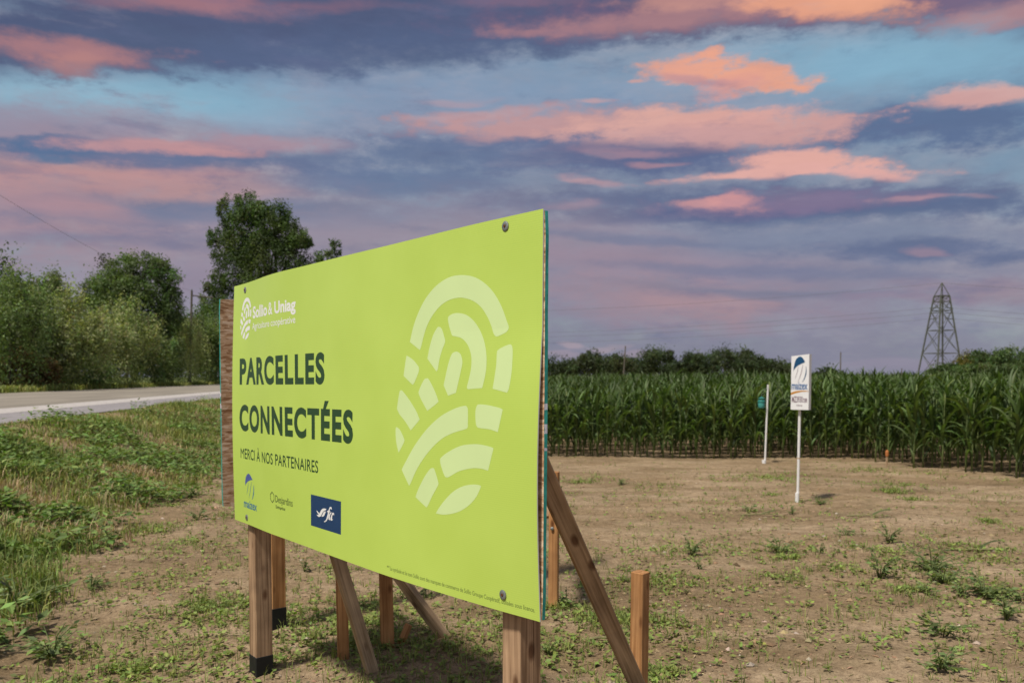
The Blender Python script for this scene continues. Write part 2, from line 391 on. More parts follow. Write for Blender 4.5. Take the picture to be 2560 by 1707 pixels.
def join(parts):
    Vs, by, Cs, off = [], {}, [], 0
    for V, F, C in parts:
        Vs.append(V); Cs.append(C)
        for f in (F if isinstance(F, list) else [F]): by.setdefault(f.shape[1], []).append(f+off)
        off += len(V)
    return np.concatenate(Vs), [np.concatenate(f) for f in by.values()], np.concatenate(Cs)
def vary(c, n, amt=.25, r=rng):
    c = np.array(c, float); k = r.normal(1, amt, (n, 1)).clip(.4, 1.8)
    return (c*k*r.normal(1, amt*.25, (n, 3))).clip(.005, .9)
# ------------------------------------------------------------------ ground
RD = .134                                    # the road runs along x = const - RD*y
FEET = [(-1.30, 4.24, .03), (.035, 2.60, .03), (-.91, 4.40, .035), (.56, 3.62, .03), (-.69, 4.57, .035), (.27, 5.40, .04), (-1.41, 4.99, .03), (-.70, 4.18, .03), (-.33, 4.74, .03), (3.49, 10.06, .02)]
def ground_z(x, y, detail=True):
    x = np.asarray(x, float); y = np.asarray(y, float)
    a = -(x+RD*y)
    z = .75*sm((a-3.0)/3.9)-.30*sm((a-19.6)/5)
    flat = sm((a-6.4)/.6)*(1-sm((a-19.4)/.6))
    bank = sm((a-2.6)/1.2)*(1-sm((a-6.2)/.6))
    far = 1/(1+(np.hypot(x, y)/60)**2)
    if detail:
        z = z+(1-flat)*(.05*fbm(x*.45, y*.45, 3, 3)+(.028*fbm(x*2.3, y*2.3, 9, 4))*far)
        z = z+bank*(.10*fbm(x*.9, y*.9, 21, 4))
        z = z+(1-flat)*(1-bank)*far*.022*np.abs(fbm(x*6, y*6, 31, 3))
    for (fx_, fy_, hh_) in FEET: z = z+hh_*np.exp(-((x-fx_)**2+(y-fy_)**2)/.018)      # earth heaped round the posts
    return z-.035*flat
def axis(lo, a, b, step, hi):
    l = [a]; s = step
    while l[-1] > lo: s *= 1.16; l.append(l[-1]-s)
    h = [b]; s = step
    while h[-1] < hi: s *= 1.16; h.append(h[-1]+s)
    return np.concatenate([l[::-1][:-1], np.arange(a, b, step), h])
gx = axis(-1800, -7, 9, .055, 1800); gy = axis(-300, 2.4, 16.5, .055, 3000)
X, Y = np.meshgrid(gx, gy); Z = ground_z(X, Y)
nx, ny = len(gx), len(gy)
ii = (np.arange(ny-1)[:, None]*nx+np.arange(nx-1)).ravel()
def soil_mat():
    m, nt, N, L, b = newmat('bare_soil')
    tc = N.new('ShaderNodeTexCoord'); P = tc.outputs['Object']
    def noise(scale, detail, stretch=None, rot=0, rough=.55):
        n = N.new('ShaderNodeTexNoise'); n.inputs['Scale'].default_value = scale; n.inputs['Detail'].default_value = detail; n.inputs['Roughness'].default_value = rough
        mp = N.new('ShaderNodeMapping'); mp.inputs['Scale'].default_value = stretch or (1, 1, 1); mp.inputs['Rotation'].default_value = (0, 0, rot)
        L.new(P, mp.inputs[0]); L.new(mp.outputs[0], n.inputs['Vector']); return n.outputs['Fac']
    def ramp(f, *st):
        r = N.new('ShaderNodeValToRGB'); L.new(f, r.inputs[0]); e = r.color_ramp.elements
        while len(e) < len(st): e.new(.5)
        for k, (p, c) in enumerate(st): e[k].position = p; e[k].color = (*c, 1) if len(c) == 3 else c
        return r.outputs[0]
    def mx(f, a, c, blend='MIX'):
        n = N.new('ShaderNodeMix'); n.data_type = 'RGBA'; n.blend_type = blend
        (L.new(f, n.inputs['Factor']) if hasattr(f, 'links') else setattr(n.inputs['Factor'], 'default_value', f))
        L.new(a, n.inputs['A'])
        (L.new(c, n.inputs['B']) if hasattr(c, 'links') else setattr(n.inputs['B'], 'default_value', c))
        return n.outputs['Result']
    damp, mid, dry = (.148, .103, .057), (.252, .178, .103), (.46, .345, .228)
    big = noise(.42, 7, (1.0, 1.7, 1), R(-32), .68)
    c = ramp(big, (.30, damp), (.47, mid), (.60, tuple(v*1.12 for v in mid)), (.72, dry))
    streak = noise(.8, 7, (.55, 1.7, 1), R(-28), .68)
    c = mx(ramp(streak, (.45, (0, 0, 0)), (.68, (.75, .75, .75))), c, (*dry, 1))
    med = noise(6.5, 5, (1, 1.5, 1), R(-25), .65)
    c = mx(1.0, c, ramp(med, (.30, (.74, .73, .71)), (.52, (1, 1, 1)), (.72, (1.16, 1.15, 1.13))), 'MULTIPLY')
    fine = noise(26, 6, None, 0, .7)
    c = mx(1.0, c, ramp(fine, (.28, (.62, .6, .58)), (.55, (1.0, 1.0, 1.0)), (.75, (1.28, 1.26, 1.22))), 'MULTIPLY')
    clod = noise(90, 3)
    c = mx(1.0, c, ramp(clod, (.34, (.66, .64, .62)), (.5, (1, 1, 1))), 'MULTIPLY')
    # thin algae-green film where seedlings cover the soil
    g = noise(1.7, 6, None, 0, .65)
    c = mx(ramp(g, (.55, (0, 0, 0)), (.75, (.32, .32, .32))), c, (.085, .105, .035, 1))
    # beyond the road the land is under grass
    dp = N.new('ShaderNodeVectorMath'); dp.operation = 'DOT_PRODUCT'; L.new(P, dp.inputs[0]); dp.inputs[1].default_value = (-1, -RD, 0)
    mg = N.new('ShaderNodeMapRange'); L.new(dp.outputs['Value'], mg.inputs[0]); mg.inputs[1].default_value = 19.3; mg.inputs[2].default_value = 20.0
    c = mx(mg.outputs[0], c, ramp(noise(.3, 6), (.35, (.075, .105, .03)), (.65, (.14, .155, .05))))
    L.new(c, b.inputs['Base Color']); b.inputs['Roughness'].default_value = .95; b.inputs['Specular IOR Level'].default_value = .1
    bp = N.new('ShaderNodeBump'); bp.inputs['Strength'].default_value = .9; bp.inputs['Distance'].default_value = .02; L.new(fine, bp.inputs['Height'])
    b2 = N.new('ShaderNodeBump'); b2.inputs['Strength'].default_value = .8; b2.inputs['Distance'].default_value = .006; L.new(clod, b2.inputs['Height']); L.new(bp.outputs[0], b2.inputs['Normal'])
    L.new(b2.outputs[0], b.inputs['Normal'])
    return m
ground = obj('ground', mesh('ground', np.c_[X.ravel(), Y.ravel(), Z.ravel()], np.c_[ii, ii+1, ii+nx+1, ii+nx], smooth=True), soil_mat())
tag(ground, kind='structure')

# road, seen almost edge-on beyond the bank
def strip(name, a0, a1, z0, z1, mat, seg=160):
    t = np.concatenate([np.linspace(-60, 120, seg), np.geomspace(125, 1200, 30)])
    A = np.linspace(a0, a1, 5); V = []
    for y in t: V += [(-a-RD*y, y, z0+(z1-z0)*(a-a0)/(a1-a0)) for a in A]
    k = np.array([i*5+j for i in range(len(t)-1) for j in range(4)])
    return tag(obj(name, mesh(name, V, np.c_[k, k+5, k+6, k+1]), mat), kind='structure')
strip('road', 10.0, 18.6, .762, .766, simple('old_asphalt', (.235, .205, .165), .9, .15, .22, .9, .2, 0, (1, .25, 1)))
strip('gravel_shoulder', 8.7, 10.0, .755, .760, simple('pale_gravel', (.40, .365, .34), .95, .1, .2, 8, .3))
strip('grey_gravel_verge', 6.9, 8.7, .742, .753, simple('grey_gravel', (.245, .225, .225), .95, .1, .22, 6, .3))
strip('far_shoulder', 18.6, 19.5, .748, .762, simple('far_gravel', (.22, .20, .15), .95, .1, .2, 5))

# ------------------------------------------------------------------ billboard
BL = Vector((-1.45408, 4.32378, .80121)); U = Vector((.63183, -.77506, .00879)); Vv = Vector((.00623, .01642, .99985)); Nn = Vector((-.77508, -.63168, .01521))
TU = [0, .17, .36, .51, .69, .91, 1.13, 1.27, 1.6, 1.88, 2.13, 2.34, 2.44]; TD = [0, .0045, .0216, .039, .046, .039, .037, .036, .027, .023, .019, .007, 0]
BU = [0, .18, .5, .73, 1.26, 1.47, 1.61, 1.87, 2.04, 2.27, 2.44]; BD = [0, .0046, .024, .028, .0415, .0455, .0475, .041, .032, .019, 0]
def bow(u, v):
    u = np.asarray(u, float); v = np.asarray(v, float); t = np.clip(v/1.22, 0, 1)
    def sint(u, a, b): return sum(np.interp(np.clip(u+k, 0, 2.44), a, b) for k in (-.06, -.03, 0, .03, .06))/5
    d = sint(u, TU, TD)*t+sint(u, BU, BD)*(1-t)
    d = d+.0125*np.sin(np.pi*t)*np.exp(-np.clip(u, 0, 9)/.25)
    return d+.016*np.sin(np.pi*np.clip(t/.72, 0, 1))*np.exp(-(2.44-u)/.3)
def on_panel(u, v, lift=0):
    d = bow(u, v)+.004+lift
    u = np.asarray(u, float)[..., None]; v = np.asarray(v, float)[..., None]; d = np.asarray(d)[..., None]
    return np.array(BL)+np.array(U)*u+np.array(Vv)*v+np.array(Nn)*d
ROOT = Vector((-.68, 3.40, 0))
m_green = None
def panel_mat():
    m, nt, N, L, b = newmat('printed_lime_plastic')
    uv = N.new('ShaderNodeUVMap'); s = N.new('ShaderNodeSeparateXYZ'); L.new(uv.outputs[0], s.inputs[0])
    mu = N.new('ShaderNodeMath'); mu.operation = 'MULTIPLY'; mu.inputs[1].default_value = 2*math.pi/.0068; L.new(s.outputs[1], mu.inputs[0])
    sn = N.new('ShaderNodeMath'); sn.operation = 'SINE'; L.new(mu.outputs[0], sn.inputs[0])
    mr = N.new('ShaderNodeMapRange'); L.new(sn.outputs[0], mr.inputs[0]); mr.inputs[1].default_value = -1
    n = N.new('ShaderNodeTexNoise'); n.inputs['Scale'].default_value = 3; n.inputs['Detail'].default_value = 6; L.new(uv.outputs[0], n.inputs['Vector'])
    r = N.new('ShaderNodeValToRGB'); L.new(n.outputs['Fac'], r.inputs[0]); r.color_ramp.elements[0].position = .3; r.color_ramp.elements[1].position = .7
    r.color_ramp.elements[0].color = (.462, .612, .102, 1); r.color_ramp.elements[1].color = (.497, .652, .120, 1)
    g = N.new('ShaderNodeMix'); g.data_type = 'RGBA'; g.blend_type = 'MULTIPLY'; g.inputs['Factor'].default_value = 1
    r2 = N.new('ShaderNodeValToRGB'); L.new(mr.outputs[0], r2.inputs[0]); r2.color_ramp.elements[0].color = (.972, .976, .965, 1); r2.color_ramp.elements[1].color = (1.01, 1.008, 1.005, 1)
    L.new(r.outputs[0], g.inputs['A']); L.new(r2.outputs[0], g.inputs['B']); L.new(g.outputs['Result'], b.inputs['Base Color'])
    b.inputs['Roughness'].default_value = .42; b.inputs['Specular IOR Level'].default_value = .35
    bp = N.new('ShaderNodeBump'); bp.inputs['Strength'].default_value = .12; bp.inputs['Distance'].default_value = .0006; L.new(mr.outputs[0], bp.inputs['Height']); L.new(bp.outputs[0], b.inputs['Normal'])
    return m
def osb_mat():
    m, nt, N, L, b = newmat('strand_board')
    tc = N.new('ShaderNodeTexCoord')
    def chips(sc, rot, seed):
        mp = N.new('ShaderNodeMapping'); mp.inputs['Scale'].default_value = sc; mp.inputs['Rotation'].default_value = rot; mp.inputs['Location'].default_value = (seed, seed*.7, 0)
        L.new(tc.outputs['Object'], mp.inputs[0])
        v = N.new('ShaderNodeTexVoronoi'); v.inputs['Scale'].default_value = 1; v.inputs['Randomness'].default_value = 1; L.new(mp.outputs[0], v.inputs['Vector']); return v
    v1 = chips((22, 22, 95), (0, R(32), 0), 1); v2 = chips((26, 26, 100), (0, R(-58), 0), 5)
    mxn = N.new('ShaderNodeMix'); mxn.data_type = 'RGBA'; mxn.inputs['Factor'].default_value = .5
    s1 = N.new('ShaderNodeSeparateColor'); L.new(v1.outputs['Color'], s1.inputs[0]); s2 = N.new('ShaderNodeSeparateColor'); L.new(v2.outputs['Color'], s2.inputs[0])
    ad = N.new('ShaderNodeMath'); ad.operation = 'MULTIPLY_ADD'; L.new(s1.outputs[0], ad.inputs[0]); ad.inputs[1].default_value = .55; ml = N.new('ShaderNodeMath'); ml.operation = 'MULTIPLY'; L.new(s2.outputs[1], ml.inputs[0]); ml.inputs[1].default_value = .45; L.new(ml.outputs[0], ad.inputs[2])
    r = N.new('ShaderNodeValToRGB'); L.new(ad.outputs[0], r.inputs[0]); e = r.color_ramp.elements; e.new(.5)
    for k, (p, c) in enumerate(((.1, (.26, .13, .06)), (.45, (.52, .32, .18)), (.9, (.78, .60, .43)))): e[k].position = p; e[k].color = (*c, 1)
    L.new(r.outputs[0], b.inputs['Base Color']); b.inputs['Roughness'].default_value = .8; b.inputs['Specular IOR Level'].default_value = .2
    bp = N.new('ShaderNodeBump'); bp.inputs['Strength'].default_value = .5; bp.inputs['Distance'].default_value = .003; L.new(ad.outputs[0], bp.inputs['Height']); L.new(bp.outputs[0], b.inputs['Normal'])
    return m
def teal_mat():
    m, nt, N, L, b = newmat('teal_edge_paint')
    tc = N.new('ShaderNodeTexCoord'); s = N.new('ShaderNodeSeparateXYZ'); L.new(tc.outputs['Object'], s.inputs[0])
    n = N.new('ShaderNodeTexNoise'); n.inputs['Scale'].default_value = 60; n.inputs['Detail'].default_value = 4; L.new(tc.outputs['Object'], n.inputs['Vector'])
    r = N.new('ShaderNodeValToRGB'); L.new(n.outputs['Fac'], r.inputs[0]); r.color_ramp.elements[0].position = .3; r.color_ramp.elements[0].color = (.015, .22, .185, 1); r.color_ramp.elements[1].color = (.03, .40, .34, 1); r.color_ramp.elements[1].position = .7
    # white stencil dashes half way down the edge
    w = N.new('ShaderNodeMath'); w.operation = 'PINGPONG'; L.new(s.outputs[2], w.inputs[0]); w.inputs[1].default_value = .035
    g1 = N.new('ShaderNodeMath'); g1.operation = 'GREATER_THAN'; L.new(w.outputs[0], g1.inputs[0]); g1.inputs[1].default_value = .021
    b1 = N.new('ShaderNodeMath'); b1.operation = 'COMPARE'; L.new(s.outputs[2], b1.inputs[0]); b1.inputs[1].default_value = .60; b1.inputs[2].default_value = .07
    g2 = N.new('ShaderNodeMath'); g2.operation = 'GREATER_THAN'; L.new(n.outputs['Fac'], g2.inputs[0]); g2.inputs[1].default_value = .43
    p1 = N.new('ShaderNodeMath'); p1.operation = 'MULTIPLY'; L.new(g1.outputs[0], p1.inputs[0]); L.new(b1.outputs[0], p1.inputs[1])
    p2 = N.new('ShaderNodeMath'); p2.operation = 'MULTIPLY'; L.new(p1.outputs[0], p2.inputs[0]); L.new(g2.outputs[0], p2.inputs[1])
    mx = N.new('ShaderNodeMix'); mx.data_type = 'RGBA'; L.new(p2.outputs[0], mx.inputs['Factor']); L.new(r.outputs[0], mx.inputs['A']); mx.inputs['B'].default_value = (.62, .64, .72, 1)
    L.new(mx.outputs['Result'], b.inputs['Base Color']); b.inputs['Roughness'].default_value = .7
    return m
M_OSB, M_TEAL, M_PANEL = osb_mat(), teal_mat(), panel_mat()
M_PALE = simple('pale_print', (.60, .745, .345), .42, .35, .03, 4)
M_WHITE = simple('white_print', (.78, .77, .74), .45, .3, .03, 40)
M_DARK = simple('dark_green_print', (.022, .060, .020), .45, .3, .06, 40)
M_BLUE = simple('blue_print', (.075, .10, .30), .45, .3, .08, 40)
M_TEALB = simple('blue_green_print', (.05, .17, .27), .45, .3, .08, 40)
M_NAVY = simple('navy_print', (.014, .044, .12), .42, .35, .05, 40)
M_OLIVE = simple('olive_print', (.085, .125, .035), .45, .3, .06, 40)
M_FINE = simple('faint_olive_print', (.20, .27, .06), .45, .3, .06, 40)
M_PLY = simple('white_cut_plastic_edge', (.72, .71, .66), .5, .3, .05, 40)
M_WEATHER = wood('weathered_post_wood', (.19, .112, .060), (.52, .345, .21))
M_FRESH = wood('orange_stake_wood', (.30, .135, .048), (.56, .30, .13))
M_GREYWOOD = wood('grey_brace_wood', (.27, .180, .102), (.56, .40, .255))
M_TAPE = simple('black_wrap', (.012, .012, .011), .6, .3, .2, 30, .3)
M_STEEL = simple('dull_steel', (.23, .245, .235), .5, .5, .25, 120, .2, .6)
M_RUST = simple('rusty_screw', (.14, .055, .022), .7, .4, .3, 200, .2, .5)

bill = empty('billboard', ROOT, 'lime green roadside billboard with large pale footprint emblem, on timber posts', 'billboard')
rel = lambda P: np.asarray(P)-np.array(ROOT)
# the printed sheet, bowed between its four screws
nu, nv = 98, 26
ug, vg = np.meshgrid(np.linspace(0, 2.44, nu), np.linspace(0, 1.22, nv))
front = on_panel(ug, vg).reshape(-1, 3); back = on_panel(ug, vg, -.004).reshape(-1, 3)
k = (np.arange(nv-1)[:, None]*nu+np.arange(nu-1)).ravel(); n0 = nu*nv
Ff = np.c_[k, k+1, k+nu+1, k+nu]; Fb = np.c_[k, k+nu, k+nu+1, k+1]+n0
ring = list(range(nu))+[j*nu+nu-1 for j in range(1, nv)]+[(nv-1)*nu+i for i in range(nu-2, -1, -1)]+[j*nu for j in range(nv-2, 0, -1)]
nr = len(ring); Fe = np.array([[2*n0+(i+1) % nr, 2*n0+i, 2*n0+nr+i, 2*n0+nr+(i+1) % nr] for i in range(nr)])
guv = np.c_[ug.ravel(), vg.ravel()]; uvs = np.concatenate([guv, guv, guv[ring], guv[ring]])
me = mesh('printed_panel', rel(np.concatenate([front, back, front[ring], back[ring]])), np.concatenate([Ff, Fb, Fe]), uv=uvs, mi=[0]*len(Ff)+[1]*(len(Fb)+len(Fe)))
sm_flags = np.r_[np.ones(len(Ff), bool), np.zeros(len(Fb)+len(Fe), bool)]; me.polygons.foreach_set('use_smooth', sm_flags)
panel = obj('printed_panel', me, [M_PANEL, M_PLY], bill)
def on_sheet(u, v, lift):
    """point of the faceted sheet itself, lifted by the thickness of the ink film"""
    u = np.clip(np.asarray(u, float)/2.44*(nu-1), 0, nu-1.001); v = np.clip(np.asarray(v, float)/1.22*(nv-1), 0, nv-1.001)
    i, j = u.astype(int), v.astype(int); a, c = (u-i)[:, None], (v-j)[:, None]; G = front.reshape(nv, nu, 3)
    return G[j, i]*(1-a)*(1-c)+G[j, i+1]*a*(1-c)+G[j+1, i]*(1-a)*c+G[j+1, i+1]*a*c+np.array(Nn)*lift
# strand board behind it
def board(name, org, u, v, n, w, h, t, root, mats):
    """rough-edged sheet: face towards n; edges carry the second material"""
    org, u, v, n = map(np.array, (org, u, v, n)); V = []; a = 30; b = 16
    per = [(i/a, 0) for i in range(a)]+[(1, j/b) for j in range(b)]+[(1-i/a, 1) for i in range(a)]+[(0, 1-j/b) for j in range(b)]
    r = np.random.default_rng(5); c = .004
    for kk in (0, 1):
        for (p, q) in per:
            du, dv = r.normal(0, .0005, 2)
            if (p in (0, 1)) and (q in (0, 1)): du += c*(1-2*p); dv += c*(1-2*q)
            V.append(u*(p*w+du)+v*(q*h+dv)-n*t*kk)
    m_ = len(per)
    F = [list(range(m_)), list(range(m_, 2*m_))[::-1]]+[[i, i+m_, (i+1) % m_+m_, (i+1) % m_] for i in range(m_)]
    me = bpy.data.meshes.new(name); me.from_pydata([tuple(q) for q in V], [], F); me.update()
    me.polygons.foreach_set('material_index', [0, 0]+[1]*m_)
    o = obj(name, me, mats, root); o.location = Vector(org)-root.location
    return o
board('backing_board', BL-Nn*.0008, U, Vv, Nn, 2.445, 1.22, .0125, bill, [M_OSB, M_TEAL])

# lettering and marks lie on the sheet
def slice_grid(V, F, du=2.44/97, dv=1.22/25):
    """cut a flat figure along the facets of the sheet so that it can follow its bow"""
    bm = bmesh.new(); vs_ = [bm.verts.new((p[0], p[1], 0)) for p in V]; V = np.asarray(V)
    for f in F:
        try: bm.faces.new([vs_[i] for i in f])
        except ValueError: pass
    for ax, st in ((0, du), (1, dv)):
        x = math.floor(V[:, ax].min()/st)*st+st
        while x < V[:, ax].max():
            no = (1, 0, 0) if ax == 0 else (0, 1, 0)
            bmesh.ops.bisect_plane(bm, geom=bm.verts[:]+bm.edges[:]+bm.faces[:], plane_co=tuple(c*x for c in no), plane_no=no); x += st
    bm.verts.index_update(); out = [v.co.xy[:] for v in bm.verts], [[v.index for v in f.verts] for f in bm.faces]; bm.free()
    return out
def lay(name, V2, F, mat, parent, lift=.0003, surf=None, flat=False):
    if surf is None: V2, F = slice_grid(V2, F)
    V2 = np.asarray(V2)
    P = (surf or (lambda u, v: rel(on_sheet(u, v, lift))))(V2[:, 0], V2[:, 1])
    me = bpy.data.meshes.new(name); me.from_pydata(P.tolist(), [], [list(f) for f in F]); me.update()
    return obj(name, me, mat, parent)
def glyphs(text, offset=0.0, spacing=1.0):
    c = bpy.data.curves.new('text', 'FONT'); c.body = text; c.offset = offset; c.space_character = spacing; c.resolution_u = 5
    o = bpy.data.objects.new('text', c); col.objects.link(o)
    me = bpy.data.meshes.new_from_object(o.evaluated_get(bpy.context.evaluated_depsgraph_get()))
    V = np.array([v.co[:2] for v in me.vertices]); F = [tuple(p.vertices) for p in me.polygons]
    bpy.data.objects.remove(o); bpy.data.curves.remove(c); bpy.data.meshes.remove(me)
    return V, F
CAP = None
def letter(name, text, u0, u1, v, cap, mat, parent=None, offset=.02, spacing=1.0, ref='E', lift=.0003, surf=None, shear=0):
    V, F = glyphs(text, offset, spacing); e, _ = glyphs(ref, offset)
    h = e[:, 1].max()-max(e[:, 1].min(), 0) if ref != 'x' else e[:, 1].max()
    b = min(e[:, 1].min(), 0)
    s = cap/(e[:, 1].max()-e[:, 1].min()); x0, x1 = V[:, 0].min(), V[:, 0].max()
    W = np.c_[u0+(V[:, 0]-x0)*(u1-u0)/(x1-x0)+shear*(V[:, 1]-b)*s, v+(V[:, 1]-e[:, 1].min())*s]
    return lay(name, W, F, mat, parent or panel, lift, surf)
def letters(name, text, u0, u1, v, cap, mat, offset, spacing, ref):
    """one part per letter, set at the advance the font gives it"""
    e, _ = glyphs(ref, offset); eb = e[:, 1].min(); s = cap/(e[:, 1].max()-eb); full, _ = glyphs(text, offset, spacing)
    x0, x1 = full[:, 0].min(), full[:, 0].max(); kx = (u1-u0)/(x1-x0)
    for i, ch in enumerate(text):
        if ch == ' ': continue
        V, F = glyphs(ch, 0 if ch == 'M' else offset); pre, _ = glyphs(text[:i+1], offset, spacing)
        W = np.c_[u0+(V[:, 0]+pre[:, 0].max()-V[:, 0].max()-x0)*kx, v+(V[:, 1]-eb)*s]
        lay(name, W, F, mat, panel)
letters('headline_letter', 'PARCELLES', .097, 1.108, .708, .133, M_DARK, .040, 1.16, 'E')
letters('headline_letter', 'CONNECTÉES', .094, 1.358, .4725, .133, M_DARK, .040, 1.16, 'N')
letters('thanks_letter', 'MERCI À NOS PARTENAIRES', .104, 1.047, .3315, .052, M_DARK, .010, 1.05, 'E')
letter('coop_lettering', 'Sollio', .287, .511, 1.034, .058, M_WHITE, offset=.030, ref='l')
letter('coop_lettering', '&', .527, .580, 1.034, .058, M_WHITE, offset=.008, ref='&')
letter('coop_lettering', 'Uniag', .605, .833, 1.034, .057, M_WHITE, offset=.032, ref='U')
letter('tagline_lettering', 'Agriculture coopérative', .279, .829, .980, .032, M_WHITE, offset=.006, ref='A')
letter('partner_lettering', 'maizex', .138, .331, .083, .0285, M_TEALB, offset=.02, ref='x')
letter('partner_lettering', 'Desjardins', .583, .781, .158, .033, M_OLIVE, offset=.008, ref='D')
letter('partner_lettering', 'Entreprises', .588, .697, .130, .015, M_OLIVE, offset=.022, ref='E')
letter('fine_print', 'Le symbole et le nom Sollio sont des marques de commerce de Sollio Groupe Coopératif, utilisées sous licence.', 1.654, 2.420, .0245, .0145, M_FINE, offset=.012, ref='L')
letter('fine_print', 'MC', 1.632, 1.650, .032, .007, M_FINE, offset=.012, ref='M')
def smooth_poly(pts, corners, n=5):
    out = []; m_ = len(pts)
    for i in range(m_):
        p0, p1, p2, p3 = (np.array(pts[(i+k_) % m_], float) for k_ in (-1, 0, 1, 2))
        if corners[i]: p0 = p1
        if corners[(i+1) % m_]: p3 = p2
        for t in np.arange(n)/n:
            out.append(.5*((2*p1)+(-p0+p2)*t+(2*p0-5*p1+4*p2-p3)*t*t+(-p0+3*p1-3*p2+p3)*t**3))
    return np.array(out)
def fill_shape(poly, cut=2.44/97):
    """triangulate an outline and slice it so that it can follow the bowed sheet"""
    bm = bmesh.new(); vs_ = [bm.verts.new((*p, 0)) for p in poly]
    for t in tessellate_polygon([[Vector((*p, 0)) for p in poly]]):
        try: bm.faces.new([vs_[i] for i in t])
        except ValueError: pass
    bmesh.ops.recalc_face_normals(bm, faces=bm.faces[:])
    bm.verts.index_update(); V = [v.co.xy[:] for v in bm.verts]; F = [[v.index for v in f.verts] for f in bm.faces]; bm.free()
    if F:
        a = np.array([V[i] for i in F[0]]); 
        if np.cross(a[1]-a[0], a[2]-a[0]) < 0: F = [f[::-1] for f in F]
    return V, F
LOGO = '''83 590*;103 642;135 692;182 740;243 776;313 796;380 797;446 785;502 760;549 724;586 678;610 633;619 614;611 601;592 594;568 588;556 591;547 602;535 627;516 655;486 685;447 707;401 720;363 724;315 720;270 706;230 682;195 649;173 614;157 575;148 559*
311 660;321 669;345 674;373 673;411 665;448 645;479 616;502 582;516 543;520 504;515 466;502 427*;429 423*;423 430;432 455;442 489;443 523;433 551;414 574;385 591;351 598;337 601;329 612;316 639
262 634;249 631;227 608;208 570;195 528*;251 483*;259 492;266 521;280 553;297 582;290 602;277 626
358 547;337 540;321 514;310 485;294 436*;321 401*;364 411*;374 439;389 484;396 512;387 535;374 544
625 561;598 555;574 546;568 536;566 492;553 425*;621 413*;630 428;639 475;641 523;639 550;633 559
71 540;61 535;46 470*;105 438*;117 445;142 481;144 497;136 506;108 525
192 460;176 454;150 421;149 402;196 353;206 350;261 377;264 386;240 421;207 456
30 418;20 408;6 351*;24 332;65 305;100 276*;152 314;151 322;131 347;85 386;44 414
8 284;0 275;5 231;23 192*;58 233;56 246;32 273
412 369;356 358;278 330;198 283;124 221;70 162;48 136;50 127;95 79*;105 89;148 147;211 205;281 251;349 277;419 293;431 300;432 315;431 354;426 365
489 375;476 369;470 349;473 316;482 302;504 299;547 297;583 290*;604 361*;587 366;536 373
466 247;397 238;331 215;287 192;282 180;288 163;308 132;323 128;337 132;390 154;454 168;499 171;539 167*;564 239*;549 243;506 247
238 153;222 147;192 120;155 74;140 48;142 41;205 14*;215 23;240 58;272 97;272 109;261 131;248 151
499 117;464 117;409 106;353 81;300 41;264 4;271 0;315 2;382 18;437 44;478 76;501 109'''
SHAPES = []
for row in LOGO.split('\n'):
    q = [w.split() for w in row.split(';')]
    pts = [(float(a), float(b.rstrip('*'))) for a, b in q]; cs = [b.endswith('*') for a, b in q]
    SHAPES.append(smooth_poly(pts, cs)/1000)
for sh in SHAPES:
    Vp, F = fill_shape(sh+np.array([1.677, .267])); lay('footprint_emblem_piece', Vp, F, M_PALE, panel, .0003)
for sh in SHAPES:
    Vp, F = fill_shape(sh*np.array([.164/.641, .209/.797])+np.array([.099, .936])); lay('small_emblem_piece', Vp, F, M_WHITE, panel)
def patch(name, pts, mat, corners=None, lift=.0003, surf=None, smooth=True, cut=2.44/97, parent=None):
    poly = smooth_poly(pts, corners or [0]*len(pts), 4) if smooth else np.array(pts)
    Vp, F = fill_shape(poly, cut); return lay(name, Vp, F, mat, parent or panel, lift, surf)
def ribbon(p0, p1, bend, w0, w1):
    p0, p1 = np.array(p0), np.array(p1); t = np.linspace(0, 1, 9)[:, None]; d = p1-p0; nrm = np.array([-d[1], d[0]])
    c = p0+d*t+nrm*bend*4*t*(1-t); w = (w0+(w1-w0)*t)*np.sin(np.pi*np.clip(t, .04, .96))**.5; nn = nrm/np.linalg.norm(nrm)
    return np.concatenate([c+nn*w/2, (c-nn*w/2)[::-1]])
patch('seed_emblem_dome', [(.209, .260), (.238, .254), (.256, .243), (.271, .233), (.23, .227), (.194, .216), (.172, .203), (.162, .194), (.162, .21), (.165, .223), (.178, .245)], M_BLUE, [0, 0, 0, 1, 0, 0, 0, 1, 0, 0, 0])
for q in (ribbon((.207, .213), (.182, .151), .03, .005, .004), ribbon((.253, .221), (.212, .134), .03, .006, .004), ribbon((.287, .210), (.260, .133), .13, .012, .010)):
    patch('seed_emblem_streak', q, M_TEALB, smooth=False)
hx = np.array([(.545, .204), (.570, .190), (.570, .164), (.546, .149), (.521, .163), (.521, .190)]); hc = hx.mean(0); hi = hc+(hx-hc)*.78
lay('hexagon_mark', np.concatenate([hx, hi]), [[i, (i+1) % 6, (i+1) % 6+6, i+6][::-1] for i in range(6)], M_OLIVE, panel)
patch('navy_square', [(.974, .100), (1.26, .100), (1.26, .2345), (.974, .2345)], M_NAVY, smooth=False)
FL = .0006
patch('crest_feather', [(1.030, .171), (1.044, .168), (1.056, .162), (1.050, .158), (1.038, .164)], M_WHITE, lift=FL)
patch('crest_feather', [(1.032, .153), (1.047, .155), (1.064, .166), (1.078, .179), (1.100, .188), (1.125, .189), (1.120, .183), (1.100, .176), (1.086, .165), (1.072, .152), (1.055, .147), (1.041, .149)], M_WHITE, [1, 0, 0, 0, 0, 1, 0, 0, 0, 0, 0, 0], lift=FL)
patch('crest_feather', [(1.122, .178), (1.103, .174), (1.092, .163), (1.079, .151), (1.097, .154), (1.109, .162)], M_WHITE, [1, 0, 0, 1, 0, 0], lift=FL)
